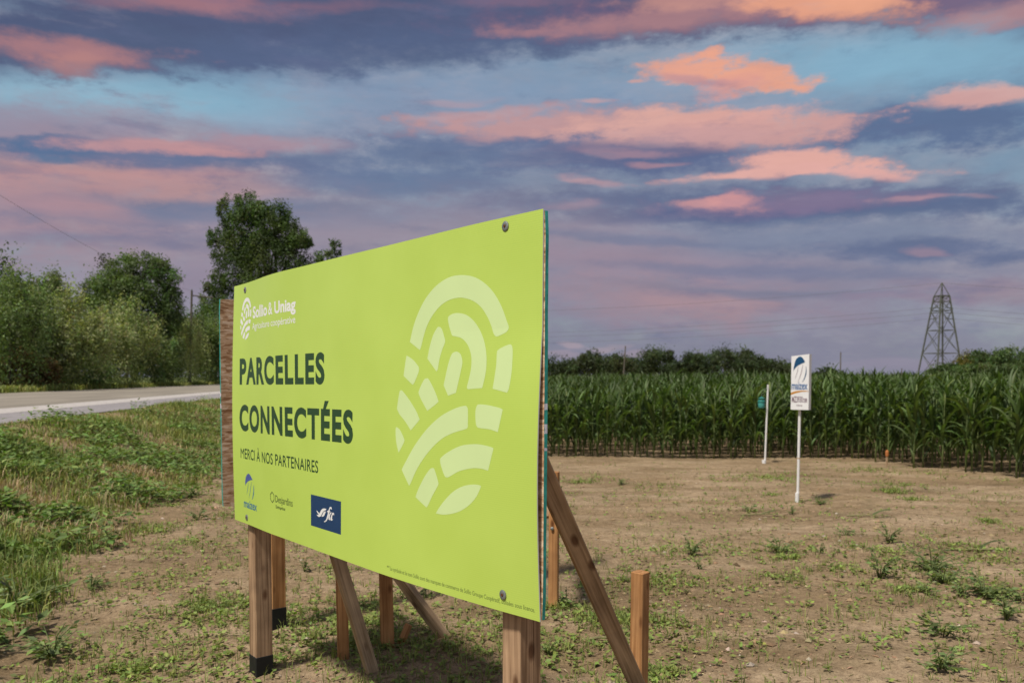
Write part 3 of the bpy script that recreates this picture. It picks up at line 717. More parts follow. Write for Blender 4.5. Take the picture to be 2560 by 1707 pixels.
patch('crest_lettering', [(1.178, .194), (1.171, .202), (1.158, .199), (1.147, .186), (1.133, .180), (1.132, .177), (1.142, .176), (1.133, .158), (1.122, .142), (1.105, .134), (1.111, .132), (1.131, .141), (1.147, .160), (1.155, .178), (1.166, .182), (1.157, .185), (1.162, .194), (1.170, .193)], M_WHITE, lift=FL)
patch('crest_lettering', [(1.177, .180), (1.161, .177), (1.150, .163), (1.147, .150), (1.155, .146), (1.161, .150), (1.159, .159), (1.166, .172)], M_WHITE, lift=FL)
patch('crest_lettering', [(1.199, .170), (1.197, .179), (1.185, .180), (1.173, .168), (1.165, .153), (1.168, .147), (1.179, .147), (1.187, .153), (1.180, .154), (1.182, .166), (1.190, .174)], M_WHITE, lift=FL)
# washers with screws
for (u_, v_) in ((.164, 1.186), (.177, .033), (2.276, 1.192), (2.284, .053)):
    Vw, Fw = lathe([(.004, .0028), (.008, .0032), (.0125, .0026), (.0155, .0012), (.0158, 0), (.0150, -.002)][::-1], 22)
    w_ = obj('washer', mesh('washer', Vw, Fw, smooth=False), M_STEEL, bill)
    m_ = Matrix((U, Vv, Nn)).transposed().to_4x4(); m_.translation = Vector(rel(on_panel(u_, v_, .001))); w_.matrix_local = m_
    Vs, Fs = lathe([(.0048, .001), (.0050, .0040), (.0036, .0052), (.0015, .0042)], 12)
    obj('screw', mesh('screw', Vs, Fs), M_RUST, w_)
# posts (the right one has a long drying crack)
hN = Vector((Nn.x, Nn.y, 0)).normalized(); hU = Vector((U.x, U.y, 0)).normalized()
def at_board(u_, behind, z): p = BL+U*u_-hN*behind; return Vector((p.x, p.y, z))
P89 = .089
beam('post', at_board(.165, .0165+P89/2, -.35), at_board(.165, .0165+P89/2, 1.93), P89, P89, hU, M_WEATHER, bill)
cr = [(-.0405, -.0445), (.0405, -.0445), (.0445, -.0405), (.0445, .0095), (.030, .0108), (.0445, .0122), (.0445, .0405), (.0405, .0445), (-.0405, .0445), (-.0445, .0405), (-.0445, -.0405)]
m_r = beam('post', at_board(2.275, .0165+P89/2, -.35), at_board(2.275, .0165+P89/2, 1.95), P89, P89, hU, M_WEATHER, bill, prof=cr)
o = beam('black_wrap', at_board(.165, .0165+P89/2, -.30), at_board(.165, .0165+P89/2, .115), .0935, .0935, hU, M_TAPE, bill); o['label'] = 'black wrapping at the foot of the far post'
# braces and the stakes they are nailed to
beam('brace', (-1.09, 3.985, 1.50), (-.690, 4.185, -.06), .066, .036, (hN.x, hN.y, .3), M_GREYWOOD, bill)
beam('stake', (-.905, 4.40, -.3), (-.925, 4.42, .80), .062, .062, (1, .2, 0), M_FRESH, bill)
beam('brace', (.045, 2.60, 1.37), (.668, 3.655, -.07), .066, .034, (hN.x, hN.y, .5), M_GREYWOOD, bill)
beam('stake', (.560, 3.625, -.35), (.568, 3.625, .69), .062, .062, (.75, -.66, 0), M_FRESH, bill)

# ------------------------------------------------------------------ second board of the V, seen from behind
D2 = Vector((.78, .626, 0)).normalized(); N2 = Vector((-D2.y, D2.x, 0)); E2 = Vector((-1.70, 4.83, .785))
bill2 = empty('billboard', (-.75, 5.55, 0), 'unpainted back of the strand board standing behind the green billboard', 'billboard')
board('strand_board', E2, D2, Vector((0, 0, 1)), -N2, 2.44, 1.22, .0125, bill2, [M_OSB, M_TEAL])
def at2(t, back, z): p = E2+D2*t-N2*back; return Vector((p.x, p.y, z))
for t in (.30, 2.2):
    beam('post', at2(t, P89/2+.002, -.3), at2(t, P89/2+.002, 1.9), P89, P89, D2, M_FRESH, bill2)
    beam('black_wrap', at2(t, P89/2+.002, -.25), at2(t, P89/2+.002, .155), .0935, .0935, D2, M_TAPE, bill2)
beam('brace', (-1.40, 4.935, 1.32), (-.325, 4.745, -.05), .080, .038, (.3, -.6, 1), M_GREYWOOD, bill2)
beam('stake', (-.690, 4.565, -.3), (-.715, 4.585, .86), .075, .062, (1, .15, 0), M_FRESH, bill2)
beam('stake', (.272, 5.40, -.3), (.278, 5.40, .93), .062, .055, (1, -.25, 0), M_FRESH, bill2)
beam('brace', (.02, 6.02, 1.45), (.27, 5.47, .62), .089, .038, (.8, .3, 0), M_GREYWOOD, bill2)
Vw, Fw = lathe([(.012, 0), (.012, .004), (.006, .008)], 10); w_ = obj('bolt', mesh('bolt', Vw, Fw), M_STEEL, bill2); w_.matrix_local = Matrix.Translation(Vector((.262, 5.368, .56))-bill2.location) @ Matrix.Rotation(R(90), 4, 'X')
# ------------------------------------------------------------------ seed sign and trap pole
M_PVC = simple('white_pipe', (.74, .72, .70), .45, .4, .05, 20)
M_SHEET = simple('white_sign_sheet', (.76, .75, .75), .5, .3, .03, 10)
M_BAND = simple('tan_joint', (.45, .30, .18), .6, .3, .1, 60)
M_NAVYP = simple('deep_blue_print', (.010, .068, .16), .45, .3, .06, 40)
M_ORANGE = simple('orange_print', (.52, .23, .035), .45, .3, .05, 40)
M_MAUVE = simple('mauve_print', (.20, .13, .165), .5, .3, .08, 40)
def gz(x, y): return float(ground_z(np.array([x]), np.array([y]))[0])
def pole(parent, base, top, r, mat, name='pole'):
    V, F = tube([base, tuple((np.array(base)+np.array(top))/2), top], r, 12)
    return obj(name, mesh(name, V, F), mat, parent)
sx, sy = 3.494, 10.056; sz = gz(sx, sy)
seed = empty('seed_sign', (sx, sy, sz), 'white seed variety sign on a white pipe standing on bare soil', 'sign')
pole(seed, (0, 0, -.15), (.012, 0, 1.74), .0165, M_PVC)
V, F = tube([(-.012, -.012, -.1), (-.010, -.012, .115)], .024, 12); obj('sleeve', mesh('sleeve', V, F), M_PVC, seed)
V, F = tube([(.006, 0, .53), (.006, 0, .542)], .0185, 12); obj('joint_band', mesh('joint_band', V, F), M_BAND, seed)
th = R(-40); fx = np.array([math.cos(th), math.sin(th), 0]); fy = np.array([-math.sin(th), math.cos(th), 0])
pw, pd, pz0, pz1 = .218, .075, 1.13, 1.80
c0 = np.array([.010, -.03, 0])
def sp(u, v, w=0): return c0+fx*(np.asarray(u)[..., None]-pw/2)+fy*(np.asarray(w)[..., None]-pd/2)+np.array([0, 0, 1.])*(pz0+np.asarray(v)[..., None])
hgt = pz1-pz0
V = np.concatenate([sp(np.array([0, pw, pw, 0]), np.array([0, 0, hgt, hgt-.022]), np.array([0, 0, 0, 0])), sp(np.array([0, pw, pw, 0]), np.array([0, 0, hgt, hgt-.022]), np.array([pd]*4))])
F = [np.array([[0, 1, 2, 3], [5, 4, 7, 6], [1, 5, 6, 2], [4, 0, 3, 7]])]
t_ = .004
# hollow folded sleeve: outer and inner walls
Vi = V.copy(); Vi[:, :2] = (V[:, :2]-c0[:2])*.95+c0[:2]
F2 = np.concatenate([F[0], F[0][:, ::-1]+8, np.array([[0, 1, 5, 4][k] for k in range(4)])[None][:0].reshape(0, 4).astype(int)])
rim = []
for a, b in ((3, 2), (2, 6), (6, 7), (7, 3)): rim.append([a, b, b+8, a+8])
for a, b in ((1, 0), (5, 1), (4, 5), (0, 4)): rim.append([a, b, b+8, a+8])
sheet = obj('sign_sheet', mesh('sign_sheet', np.concatenate([V, Vi]), np.concatenate([F2, np.array(rim)])), M_SHEET, seed)
sgn = lambda u, v: sp(u, v, np.full(len(np.atleast_1d(u)), -.0015))
px_u = lambda x: (x-295)/362*pw
px_v = lambda y: (1365-y)/(1365-165)*hgt
Q = lambda *pts: [(px_u(a), px_v(b)) for a, b in pts]
patch('seed_emblem_dome', Q((465, 215), (510, 230), (545, 275), (572, 325), (560, 345), (500, 370), (430, 410), (385, 455), (350, 505), (345, 540), (343, 500), (355, 400), (380, 300), (420, 240)), M_NAVYP, [0]*3+[1]+[0]*5+[1]+[0]*4, surf=sgn, cut=0, parent=sheet)
for a, b, bd, w0, w1, mt in (((440, 430), (375, 700), .03, .006, .006, M_MAUVE), ((530, 385), (432, 775), .04, .007, .006, M_MAUVE), ((595, 430), (525, 765), .10, .011, .013, M_NAVYP)):
    patch('seed_emblem_streak', ribbon(Q(a)[0], Q(b)[0], bd, w0, w1), mt, surf=sgn, smooth=False, cut=0, parent=sheet)
M_MZ = simple('mid_blue_print', (.035, .12, .30), .45, .3, .06, 40)
letter('brand_lettering', 'maizex', px_u(308), px_u(632), px_v(925), px_v(810)-px_v(925), M_MZ, sheet, offset=.018, ref='x', surf=sgn)
cv = [(295, 1000), (350, 975), (430, 955), (520, 948), (600, 950), (655, 958)]; cl = [(655, 968), (600, 968), (520, 972), (430, 995), (350, 1022), (295, 1042)]
patch('orange_swoosh', Q(*(cv+cl)), M_ORANGE, smooth=False, surf=sgn, cut=0, parent=sheet)
letter('variety_lettering', 'MZ3930', px_u(318), px_u(540), px_v(1205), px_v(1075)-px_v(1205), M_MAUVE, sheet, offset=.02, ref='M', surf=sgn)
letter('variety_lettering', 'DBR', px_u(552), px_u(634), px_v(1205), px_v(1115)-px_v(1205), M_MAUVE, sheet, offset=.02, ref='B', surf=sgn)
letter('small_lettering', 'Hybride', px_u(415), px_u(530), px_v(1285), px_v(1250)-px_v(1285), M_MAUVE, sheet, offset=.01, ref='H', surf=sgn)

tx, ty = 4.56, 14.86; tz = gz(tx, ty)
trap_pole = empty('trap_pole', (tx, ty, tz), 'slim white pole without a sign at the edge of the corn', 'pole')
pole(trap_pole, (0, 0, -.15), (.040, 0, 1.42), .0165, M_PVC)
V, F = tube([(-.02, -.012, -.05), (-.018, -.012, .065)], .036, 10); obj('sleeve', mesh('sleeve', V, F), M_PVC, trap_pole)
V, F = tube([(.024, 0, .535), (.024, 0, .547)], .0185, 12); obj('joint_band', mesh('joint_band', V, F), M_BAND, trap_pole)
V, F = tube([(.040, -.0, 1.39), (.02, -.02, 1.37), (-.04, -.03, 1.33), (-.082, -.035, 1.31), (-.085, -.035, 1.20)], .003, 5); obj('hook_wire', mesh('hook_wire', V, F), M_STEEL, trap_pole)
M_TRAP = simple('green_trap_plastic', (.020, .165, .135), .35, .5, .1, 30)
M_TRAPL = simple('clear_green_bucket', (.055, .27, .235), .3, .5, .1, 30)
trap = empty('insect_trap', (tx-.085, ty-.035, tz+1.0), 'green bucket shaped insect trap hanging beside the white pole', 'trap')
V, F = lathe([(.050, 0), (.056, .01), (.060, .09), (.056, .1)], 18); obj('bucket', mesh('bucket', V, F, True), M_TRAPL, trap)
V, F = lathe([(.058, .098), (.066, .102), (.066, .118), (.058, .140), (.040, .152)], 18); obj('funnel', mesh('funnel', V, F), M_TRAP, trap)
V, F = lathe([(.056, .168), (.058, .174), (.040, .188), (.012, .196), (.004, .215)], 18); obj('lid', mesh('lid', V, F), M_TRAP, trap)
for k_ in range(3):
    a_ = k_*2.1; V, F = tube([(.045*math.cos(a_), .045*math.sin(a_), .140), (.05*math.cos(a_), .05*math.sin(a_), .17)], .004, 5); obj('lid_strut', mesh('lid_strut', V, F), M_TRAP, trap)
M_FLAG = simple('orange_marker_paint', (.42, .15, .045), .6, .3, .1, 40)
ox, oy = 6.53, 14.35; mk = empty('marker_stake', (ox, oy, gz(ox, oy)), 'short orange topped marker stake at the foot of the corn', 'stake')
beam('stake_shaft', (ox, oy, gz(ox, oy)-.1), (ox, oy, gz(ox, oy)+.22), .03, .03, (1, 0, 0), M_GREYWOOD, mk)
V, F = lathe([(.022, .17), (.028, .19), (.029, .25), (.020, .275), (.006, .285)], 10); obj('orange_cap', mesh('orange_cap', V, F), M_FLAG, mk)

# ------------------------------------------------------------------ corn
M_CORN = foliage('corn_leaf', .33, .5, .3, 1.0, .28)
def corn_leaf(az, z0, L, W, th0, th1, r, seg=6):
    s = np.linspace(0, 1, seg+1); th = th0+(th1-th0)*s**1.25
    step = L/seg; rad = np.concatenate([[0], np.cumsum(np.sin(th[:-1])*step)]); zz = z0+np.concatenate([[0], np.cumsum(np.cos(th[:-1])*step)])
    d = np.array([math.cos(az), math.sin(az), 0]); sd = np.array([-math.sin(az), math.cos(az), 0])
    tw = r.uniform(-.5, .5)
    w = W*np.clip(np.minimum(.55+s*2.2, (1-s)**.6*1.35), .02, 1)
    c = d*(rad[:, None]+.012)+np.array([0, 0, 1.])*zz[:, None]+sd*(np.sin(s*2.2)*r.uniform(-.09, .09))[:, None]
    nrm = -d*np.cos(th)[:, None]+np.array([0, 0, 1.])*np.sin(th)[:, None]
    sdr = sd*np.cos(tw*s)[:, None]+nrm*np.sin(tw*s)[:, None]
    wav = (.12*np.sin(s*14+r.uniform(0, 6)))[:, None]
    Lf = c+sdr*w[:, None]/2+nrm*w[:, None]*(.22+wav); Rt = c-sdr*w[:, None]/2+nrm*w[:, None]*(.22-wav)
    V = np.stack([Lf, c, Rt], 1).reshape(-1, 3); i = np.arange(seg)[:, None]*3
    F = np.concatenate([i+[0, 1, 4, 3], i+[1, 2, 5, 4]])
    return V, F
LEAFC, STALKC = (.068, .102, .030), (.19, .235, .085)
def corn_parts(r, h, nl, seg, wide=1):
    """stalk, then leaves, of a plant of height h"""
    ben = r.uniform(-.04, .04, 2); zs = np.linspace(-.05, h*.80, 5)
    pts = np.c_[ben[0]*(zs/h)**2, ben[1]*(zs/h)**2, zs]
    stalk = tube(pts, np.linspace(.016, .007, 5), 5)
    az0 = r.uniform(0, 6.28); out = []
    for k_ in range(nl):
        f_ = (k_+.6)/nl; z0 = h*(.08+.70*f_)
        L_ = h*(.19+.24*math.sin(math.pi*min(1, .25+f_*.7)))*r.uniform(.8, 1.2)
        up = f_**1.5
        out.append(corn_leaf(az0+math.pi*k_+r.normal(0, .7), z0, L_, wide*.058*r.uniform(.8, 1.15)*(.7+.5*math.sin(math.pi*f_)), .35-.15*up+r.normal(0, .06), (2.45-1.45*up)+r.normal(0, .35), r, seg))
    zm = max(V[:, 2].max() for V, F in out); kz = h/zm          # full height, leaf tips included
    stalk = (stalk[0]*kz, stalk[1]); out = [(V*kz, F) for V, F in out]
    return stalk, out
r_c = np.random.default_rng(3)
PROTO = []
for k_ in range(8):
    st, lv = corn_parts(r_c, 1.62, 16, 6)
    sme = mesh('stalk', st[0], st[1], True, vary(STALKC, len(st[0]), .08, r_c)); sme.materials.append(M_CORN)
    lms = []
    for V, F in lv:
        c_ = np.repeat(vary(LEAFC, 1, .22, r_c), len(V), 0); c_[1::3] *= 1.5; lm = mesh('leaf', V, F, True, c_); lm.materials.append(M_CORN); lms.append(lm)
    PROTO.append((sme, lms))
def field_front(x): return np.where(x < 6.2, 15.65-.05*np.sin(x*2), 15.65-(x-6.2)*2.15)
spots = []
for row in range(170):
    yy = 15.7+row*.76
    if row == 0: pass
for row in range(-14, 190):
    yy = 15.75+row*.76
    xs = np.arange(-14-max(0, row)*.25, 14+max(0, row)*.75, .155)
    xs = xs+r_c.normal(0, .03, len(xs)); ys = yy+r_c.normal(0, .05, len(xs))
    ok = (ys > field_front(xs)) & (ys > 8.6) & (xs > -4.5-.0*ys)
    vis = np.abs(xs) < .66*ys+1.0
    ok &= vis
    spots.append(np.c_[xs[ok], ys[ok]])
spots = np.concatenate(spots)
inview = (spots[:, 0] > .035*spots[:, 1]) & (spots[:, 0] < .63*spots[:, 1])
depth_in = spots[:, 1]-field_front(spots[:, 0])
score = np.where(inview, np.where(spots[:, 0] > 6.2, depth_in*.45, depth_in)*1.0+spots[:, 1]*.12, 1e9)
order = np.argsort(score); chosen = order[:300]; rest = np.ones(len(spots), bool); rest[chosen] = False
def corn_h(x, y): return (1.37+.23*sm((x-1.5)/6)+.14*sm((y-17)/10)*(1-sm((x-2)/6)))*(1+.06*fbm(x*.3, y*.3, 77, 2))
CG = 'corn plants along the front edge of the field'
for q, i in enumerate(chosen):
    x, y = spots[i]; h = float(corn_h(x, y))*r_c.uniform(.91, 1.07)
    if r_c.random() < .04: h *= .8
    e = empty('corn_plant', (x, y, gz(x, y)-.01), 'green leafy corn plant in the front rows at the edge of the field', 'corn plant', CG, r_c.uniform(0, 6.28))
    e.scale = (h/1.62,)*3
    sme, lms = PROTO[q % len(PROTO)]
    obj('stalk', sme, None, e)
    for lm in lms: obj('leaf', lm, None, e)
# everything behind them, one mass
sp_ = spots[rest]; dist = sp_[:, 1]
near = dist < 34
mid = (~near) & (dist < 75) & (r_c.random(len(dist)) < .45)
farm = (dist >= 75) & (r_c.random(len(dist)) < .18)
parts = []
def mass(pts, nl, seg, wide, nproto):
    for k_ in range(nproto):
        st, lv = corn_parts(r_c, 1.62, nl, seg, wide)
        Vp, Fp, Cp = join([(st[0], st[1][:1], np.tile(STALKC, (len(st[0]), 1)))]+[(V, [F], np.repeat(vary(LEAFC, 1, .22, r_c), len(V), 0)) for V, F in lv])
        P = pts[k_::nproto]; n = len(P)
        if not n: continue
        a = r_c.uniform(0, 6.28, n); sc = corn_h(P[:, 0], P[:, 1])*r_c.normal(1, .07, n)/1.62
        ca, sa = np.cos(a)*sc, np.sin(a)*sc; zg = ground_z(P[:, 0], P[:, 1])
        W = np.stack([P[:, 0, None]+Vp[:, 0]*ca[:, None]-Vp[:, 1]*sa[:, None], P[:, 1, None]+Vp[:, 0]*sa[:, None]+Vp[:, 1]*ca[:, None], zg[:, None]+Vp[:, 2]*sc[:, None]], -1).reshape(-1, 3)
        off = (np.arange(n)*len(Vp))[:, None, None]
        Cc = (Cp[None]*r_c.normal(1, .14, (n, 1, 1)).clip(.6, 1.5)).reshape(-1, 3)
        parts.append((W, [(f[None]+off).reshape(-1, f.shape[1]) for f in Fp], Cc))
mass(sp_[near], 11, 3, 1.05, 6); mass(sp_[mid], 7, 3, 1.5, 4); mass(sp_[farm], 5, 2, 2.2, 3)
V, F, C = join(parts)
o = obj('corn_field', mesh('corn_field', V, F, True, C), foliage('corn_mass', .33, .5, .3, 1.0, 0)); tag(o, 'dense green corn field stretching back to the tree line', 'corn field', kind='stuff')

# ------------------------------------------------------------------ trees
M_BARK = simple('bark', (.075, .058, .042), .9, .1, .3, 6, .5, 0, (1, 1, .3))
M_LEAF = foliage('tree_leaf', .40, .55, .25, 1.0, .06)
def tree(name, base, h, blobs, leaves, lsize, colr, label, cat='tree', group=None, trunk=.2, sub=26, seed=0, shell=.55, tip=None, spread=.30, upness=.5, plume=1.0):
    """blobs: (x, y, z, rx, ry, rz) in metres from the base"""
    r = np.random.default_rng(seed+100); e = empty(name, base, label, cat, group)
    vol = np.array([b[3]*b[4]*b[5] for b in blobs])**.67; vol /= vol.sum(); parts = []
    for b, v in zip(blobs, vol):
        b = np.array(b); n = max(60, int(leaves*v)); ns = max(5, int(sub*(.5+v*len(blobs)*.5)))
        u = unit(r.normal(size=(ns, 3))); rr = (shell+(1-shell)*r.random(ns))[:, None]
        cs = b[:3]+u*rr*b[3:]; srad = b[3:]*spread*r.uniform(.6, 1.35, (ns, 1))*np.array([1/plume**.5, 1/plume**.5, plume])
        sc = vary(colr, ns, .32, r); pick = r.integers(0, ns, n)
        P = cs[pick]+r.normal(size=(n, 3)).clip(-1.7, 1.7)*srad[pick]*.62
        ok = P[:, 2] > .05; P, pk = P[ok], pick[ok]; n = len(P)
        Nd = unit(unit(P-cs[pk])+r.normal(size=(n, 3))*.8+np.array([0, 0, upness])); T = unit(r.normal(size=(n, 3))+np.array([0, 0, -.3]))
        parts.append(leafset(P, T, Nd, lsize*r.uniform(.45, 1.6, n), lsize*.62*r.uniform(.7, 1.3, n), (sc[pk]*r.normal(1, .13, (n, 1)).clip(.5, 1.6))))
    V, F, C = join(parts); obj('crown', mesh('crown', V, F, False, C), M_LEAF, e)
    tp = []; top = max(b[2] for b in blobs)
    zt = np.linspace(-.3, top, 6); wob = r.normal(0, .02*h, (6, 2)); wob[0] = 0
    Vt, Ft = tube(np.c_[wob, zt], np.linspace(trunk, trunk*.3, 6), 7); tp.append((Vt, Ft, np.zeros((len(Vt), 3))))
    for b in blobs:
        z0 = max(.15*h, b[2]*.55); a = np.array([wob[2][0], wob[2][1], min(z0, top*.8)]); c_ = np.array(b[:3])
        m_ = (a+c_)/2+np.array([0, 0, .05*h]); Vt, Ft = tube([a, m_, c_, c_+np.array([0, 0, b[5]*.6])], [trunk*.45, trunk*.3, trunk*.18, trunk*.05], 5); tp.append((Vt, Ft, np.zeros((len(Vt), 3))))
    V, F, C = join(tp); obj('trunk', mesh('trunk', V, [f for f in F], True), M_BARK, e)
    return e
def gp(px, Z, dz=0):
    x = (px-1280)/2066.5*Z; return (x, Z, gz(x, Z)+dz)
def hz(py, Z): return 1.55+(942-py)/2066.5*Z
DG, MG, PG, YG = (.090, .132, .045), (.150, .195, .075), (.285, .310, .145), (.16, .16, .05)
GL = 'trees and shrubs across the road'
def bush(px, py, Z, w, c, label, seed, lsize=.125, n=13000, group=GL):
    Zn = max(Z, (21.0+seed % 3*.5)/((1280-px)/2066.5-RD)); w *= Zn/Z; lsize *= (Zn/Z)**.8; Z = Zn      # clear of the road
    b = gp(px, Z); h = hz(py, Z)-b[2]; r = np.random.default_rng(seed)
    bl = [(0, 0, h*.42, w*.5, w*.45, h*.42)]
    for k_ in range(6):
        a = r.uniform(0, 6.28); f = r.uniform(.25, .95)
        bl.append((w*.42*math.cos(a), w*.35*math.sin(a), h*(.25+.5*f), w*.20, w*.2, h*(.14+.1*r.random())))
    bl.append((r.uniform(-.1, .1)*w, 0, h*.78, w*.22, w*.22, h*.20))
    return tree('shrub', b, h, bl, n, lsize, c, label, 'shrub', group, .07, 46, seed, .5, spread=.30, plume=1.7)
bush(28, 655, 38, 3.6, MG, 'dark bushy shrub at the left edge across the road', 1)
bush(95, 735, 36, 3.0, PG, 'pale willow-like shrub nearest the left edge across the road', 2)
bush(175, 708, 38.5, 3.2, PG, 'tall pale green shrub in front of the twin leafy tops', 3)
bush(250, 775, 42, 3.4, PG, 'pale green shrub left of the round dark tree', 4)
bush(318, 742, 45, 3.2, PG, 'yellowish green shrub in front of the round dark tree', 5)
bush(385, 838, 50, 3.2, MG, 'low mid green shrub below the round dark tree', 6)
bush(430, 778, 55, 3.4, PG, 'pale shrub right of the round dark tree', 7)
bush(475, 800, 62, 3.4, PG, 'feathery pale shrub beside the leaning utility pole', 8)
bush(522, 790, 72, 4.2, MG, 'dark shrub just left of the strand board', 9, .17)
bush(565, 800, 84, 5.0, MG, 'shrub half hidden behind the strand board', 10, .19)
bush(60, 868, 35.5, 2.4, (.16, .105, .045), 'low rusty brown shrub at the far road edge', 11, .12, 5000)
bush(215, 880, 41, 2.6, MG, 'low green bush at the far road edge', 12, .12, 5000)
def rowtree(name, px, py, Z, w, c, label, seed, n=7000, ls=.26, group=GL, base_frac=.25, sub=30, spread=.30, lobes=7, shell=.6, trunk=.2):
    if group == GL: Zn = max(Z, (23.5+seed % 3*.6)/((1280-px)/2066.5-RD)); w *= Zn/Z; ls *= (Zn/Z)**.8; Z = Zn
    b = gp(px, Z); h = hz(py, Z)-b[2]; r = np.random.default_rng(seed); bl = []
    zc = h*(base_frac+(1-base_frac)*.5); rz = h*(1-base_frac)*.5
    bl.append((0, 0, zc, w*.36, w*.36, rz*.85))
    for k_ in range(lobes):
        a = k_*2.4+r.uniform(-.3, .3); f = r.uniform(-.75, .85); rr = math.sqrt(max(.1, 1-f*f))
        bl.append((w*.36*rr*math.cos(a), w*.36*rr*math.sin(a), zc+rz*f*.72, w*.17*r.uniform(.8, 1.3), w*.17*r.uniform(.8, 1.3), rz*.3*r.uniform(.8, 1.2)))
    return tree(name, b, h, bl, n, ls, c, label, 'tree', group, trunk, sub, seed, shell, spread=spread)
rowtree('leafy_tree', 12, 625, 43, 3.4, DG, 'blurred pointed tree at the left edge of the picture', 21, 9000, .15, base_frac=.1)
rowtree('leafy_tree', 80, 668, 45, 2.6, MG, 'left one of the two slim leafy tops above the pale shrubs', 22, 8000, .14, base_frac=.2)
rowtree('leafy_tree', 138, 660, 47, 2.3, MG, 'right one of the two slim leafy tops above the pale shrubs', 23, 7000, .14, base_frac=.2)
# round dark tree
b = gp(332, 76); k7 = 76/66
tree('round_tree', b, 12.6, [tuple(k7*q for q in t) for t in [(0, 0, 6.2, 3.2, 3, 3.0), (-2.5, 0, 7.6, 1.6, 1.5, 1.5), (-1.0, .5, 9.3, 1.7, 1.6, 1.3), (1.2, 0, 9.4, 1.8, 1.6, 1.3), (3.0, 0, 8.8, 1.0, 1.0, 1.3), (3.2, .3, 6.6, 1.1, 1.2, 1.6), (-3.3, 0, 5.4, 1.2, 1.2, 1.6), (2.2, -.6, 4.6, 1.5, 1.3, 1.5), (-1.2, -1.4, 5.2, 1.8, 1.2, 1.8), (.8, -1.6, 7.4, 1.6, 1.0, 1.4)]], 42000, .21, (.105, .145, .055), 'round dark willow tree rising above the shrubs', 'tree', GL, .3, 34, 31, .6, spread=.30)
# tall poplar behind the billboard
b = gp(690, 146); k8 = 146/112
PB = [(-1.6, 0, 21.6, 2.0, 2.0, 2.4), (1.6, 0, 19.6, 1.9, 2.0, 2.4), (-3.5, -.5, 18.0, 2.6, 2.4, 2.8), (-4.8, 0, 20.5, 2.4, 2.4, 3.2), (-3.2, 0, 23.3, 2.0, 2.2, 2.2), (-6.5, 0, 23.0, 1.0, 1.2, 1.8), (-.6, 0, 20.5, 2.6, 2.6, 3.0), (.8, 0, 22.2, 1.3, 1.5, 2.0), (-5.5, 0, 15.5, 2.9, 2.6, 3.6), (-8.0, 0, 19.3, 1.0, 1.2, 1.5), (-1.2, -1, 15.5, 3.2, 3.0, 4.0), (2.8, 0, 17.2, 2.4, 2.4, 2.6), (4.2, 0, 19.2, 1.1, 1.2, 1.3), (4.5, 0, 14.5, 2.6, 2.4, 2.8), (7.2, 0, 16.4, 1.4, 1.5, 1.7), (8.3, 0, 18.0, .8, .9, 1.1), (9.7, 0, 15.3, 1.1, 1.2, 1.4), (-7.5, 0, 13.2, 1.6, 1.6, 1.8), (-8.7, 0, 11.0, 1.5, 1.5, 2.0), (-5.5, 0, 9.5, 3.0, 2.6, 3.0), (-.5, 0, 9.5, 4.0, 3, 3.6), (4.5, 0, 9, 3.6, 3, 3.4)]
tree('poplar_tree', b, 34, [tuple(k8*q for q in t) for t in PB], 70000, .37, (.088, .128, .045), 'tall dark poplar tree towering behind the left end of the billboard', 'tree', GL, .5, 26, 32, .62, spread=.33)
rowtree('leafy_tree', 540, 742, 95, 8, DG, 'dark tree between the utility pole and the poplar', 24, 9000, .28, base_frac=.05)
rowtree('leafy_tree', 470, 778, 100, 8, DG, 'low dark tree behind the leaning utility pole', 25, 8000, .28, base_frac=.05)
# distant line beyond the corn
GT = 'distant trees beyond the corn field'
far_t = [(1385, 893, 9), (1425, 905, 7), (1464, 892, 6), (1486, 891, 6), (1520, 900, 8), (1545, 890, 8), (1590, 900, 8), (1617, 883, 8), (1650, 879, 9), (1690, 908, 8), (1716, 880, 5), (1742, 891, 6), (1768, 893, 8), (1812, 868, 12), (1850, 876, 10), (1880, 892, 8), (1908, 905, 7), (1944, 908, 7), (1975, 915, 7)]
far_l = ['first', 'second', 'third', 'fourth', 'fifth', 'sixth', 'seventh', 'eighth', 'ninth', 'tenth', 'eleventh', 'twelfth', 'thirteenth', 'fourteenth', 'fifteenth', 'sixteenth', 'seventeenth', 'eighteenth', 'nineteenth']
special = {8: 'high round crown right of the leaning far pole in the distant tree line', 10: 'narrow upright tree standing out of the distant tree line', 13: 'tallest broad tree of the distant line beyond the corn', 0: 'distant tree right beside the edge of the billboard', 18: 'last low tree of the distant line, left of the seed sign'}
for q, (px, py, w) in enumerate(far_t):
    rowtree('distant_tree', px, py-8-(q*29 % 13), 232+(q*37 % 23), w*1.2, [(.052, .074, .034), (.060, .082, .034), (.068, .086, .038)][q % 3], special.get(q, far_l[q]+' tree from the billboard in the distant line beyond the corn'), 40+q, 4200, .52, GT, .02, 20, .40, 7, .4)
rowtree('distant_tree', 2062, 913, 200, 6, (.060, .082, .034), 'small lone round tree beyond the corn right of the seed sign', 70, 1400, .6, GT, .02, 14, .36, 5, .5)
rowtree('distant_tree', 2100, 926, 190, 3, (.060, .082, .034), 'tiny bush at the foot of the far right utility pole', 71, 700, .5, GT, .02, 10, .4, 4, .5)
GR = 'dark trees at the right edge behind the corn'
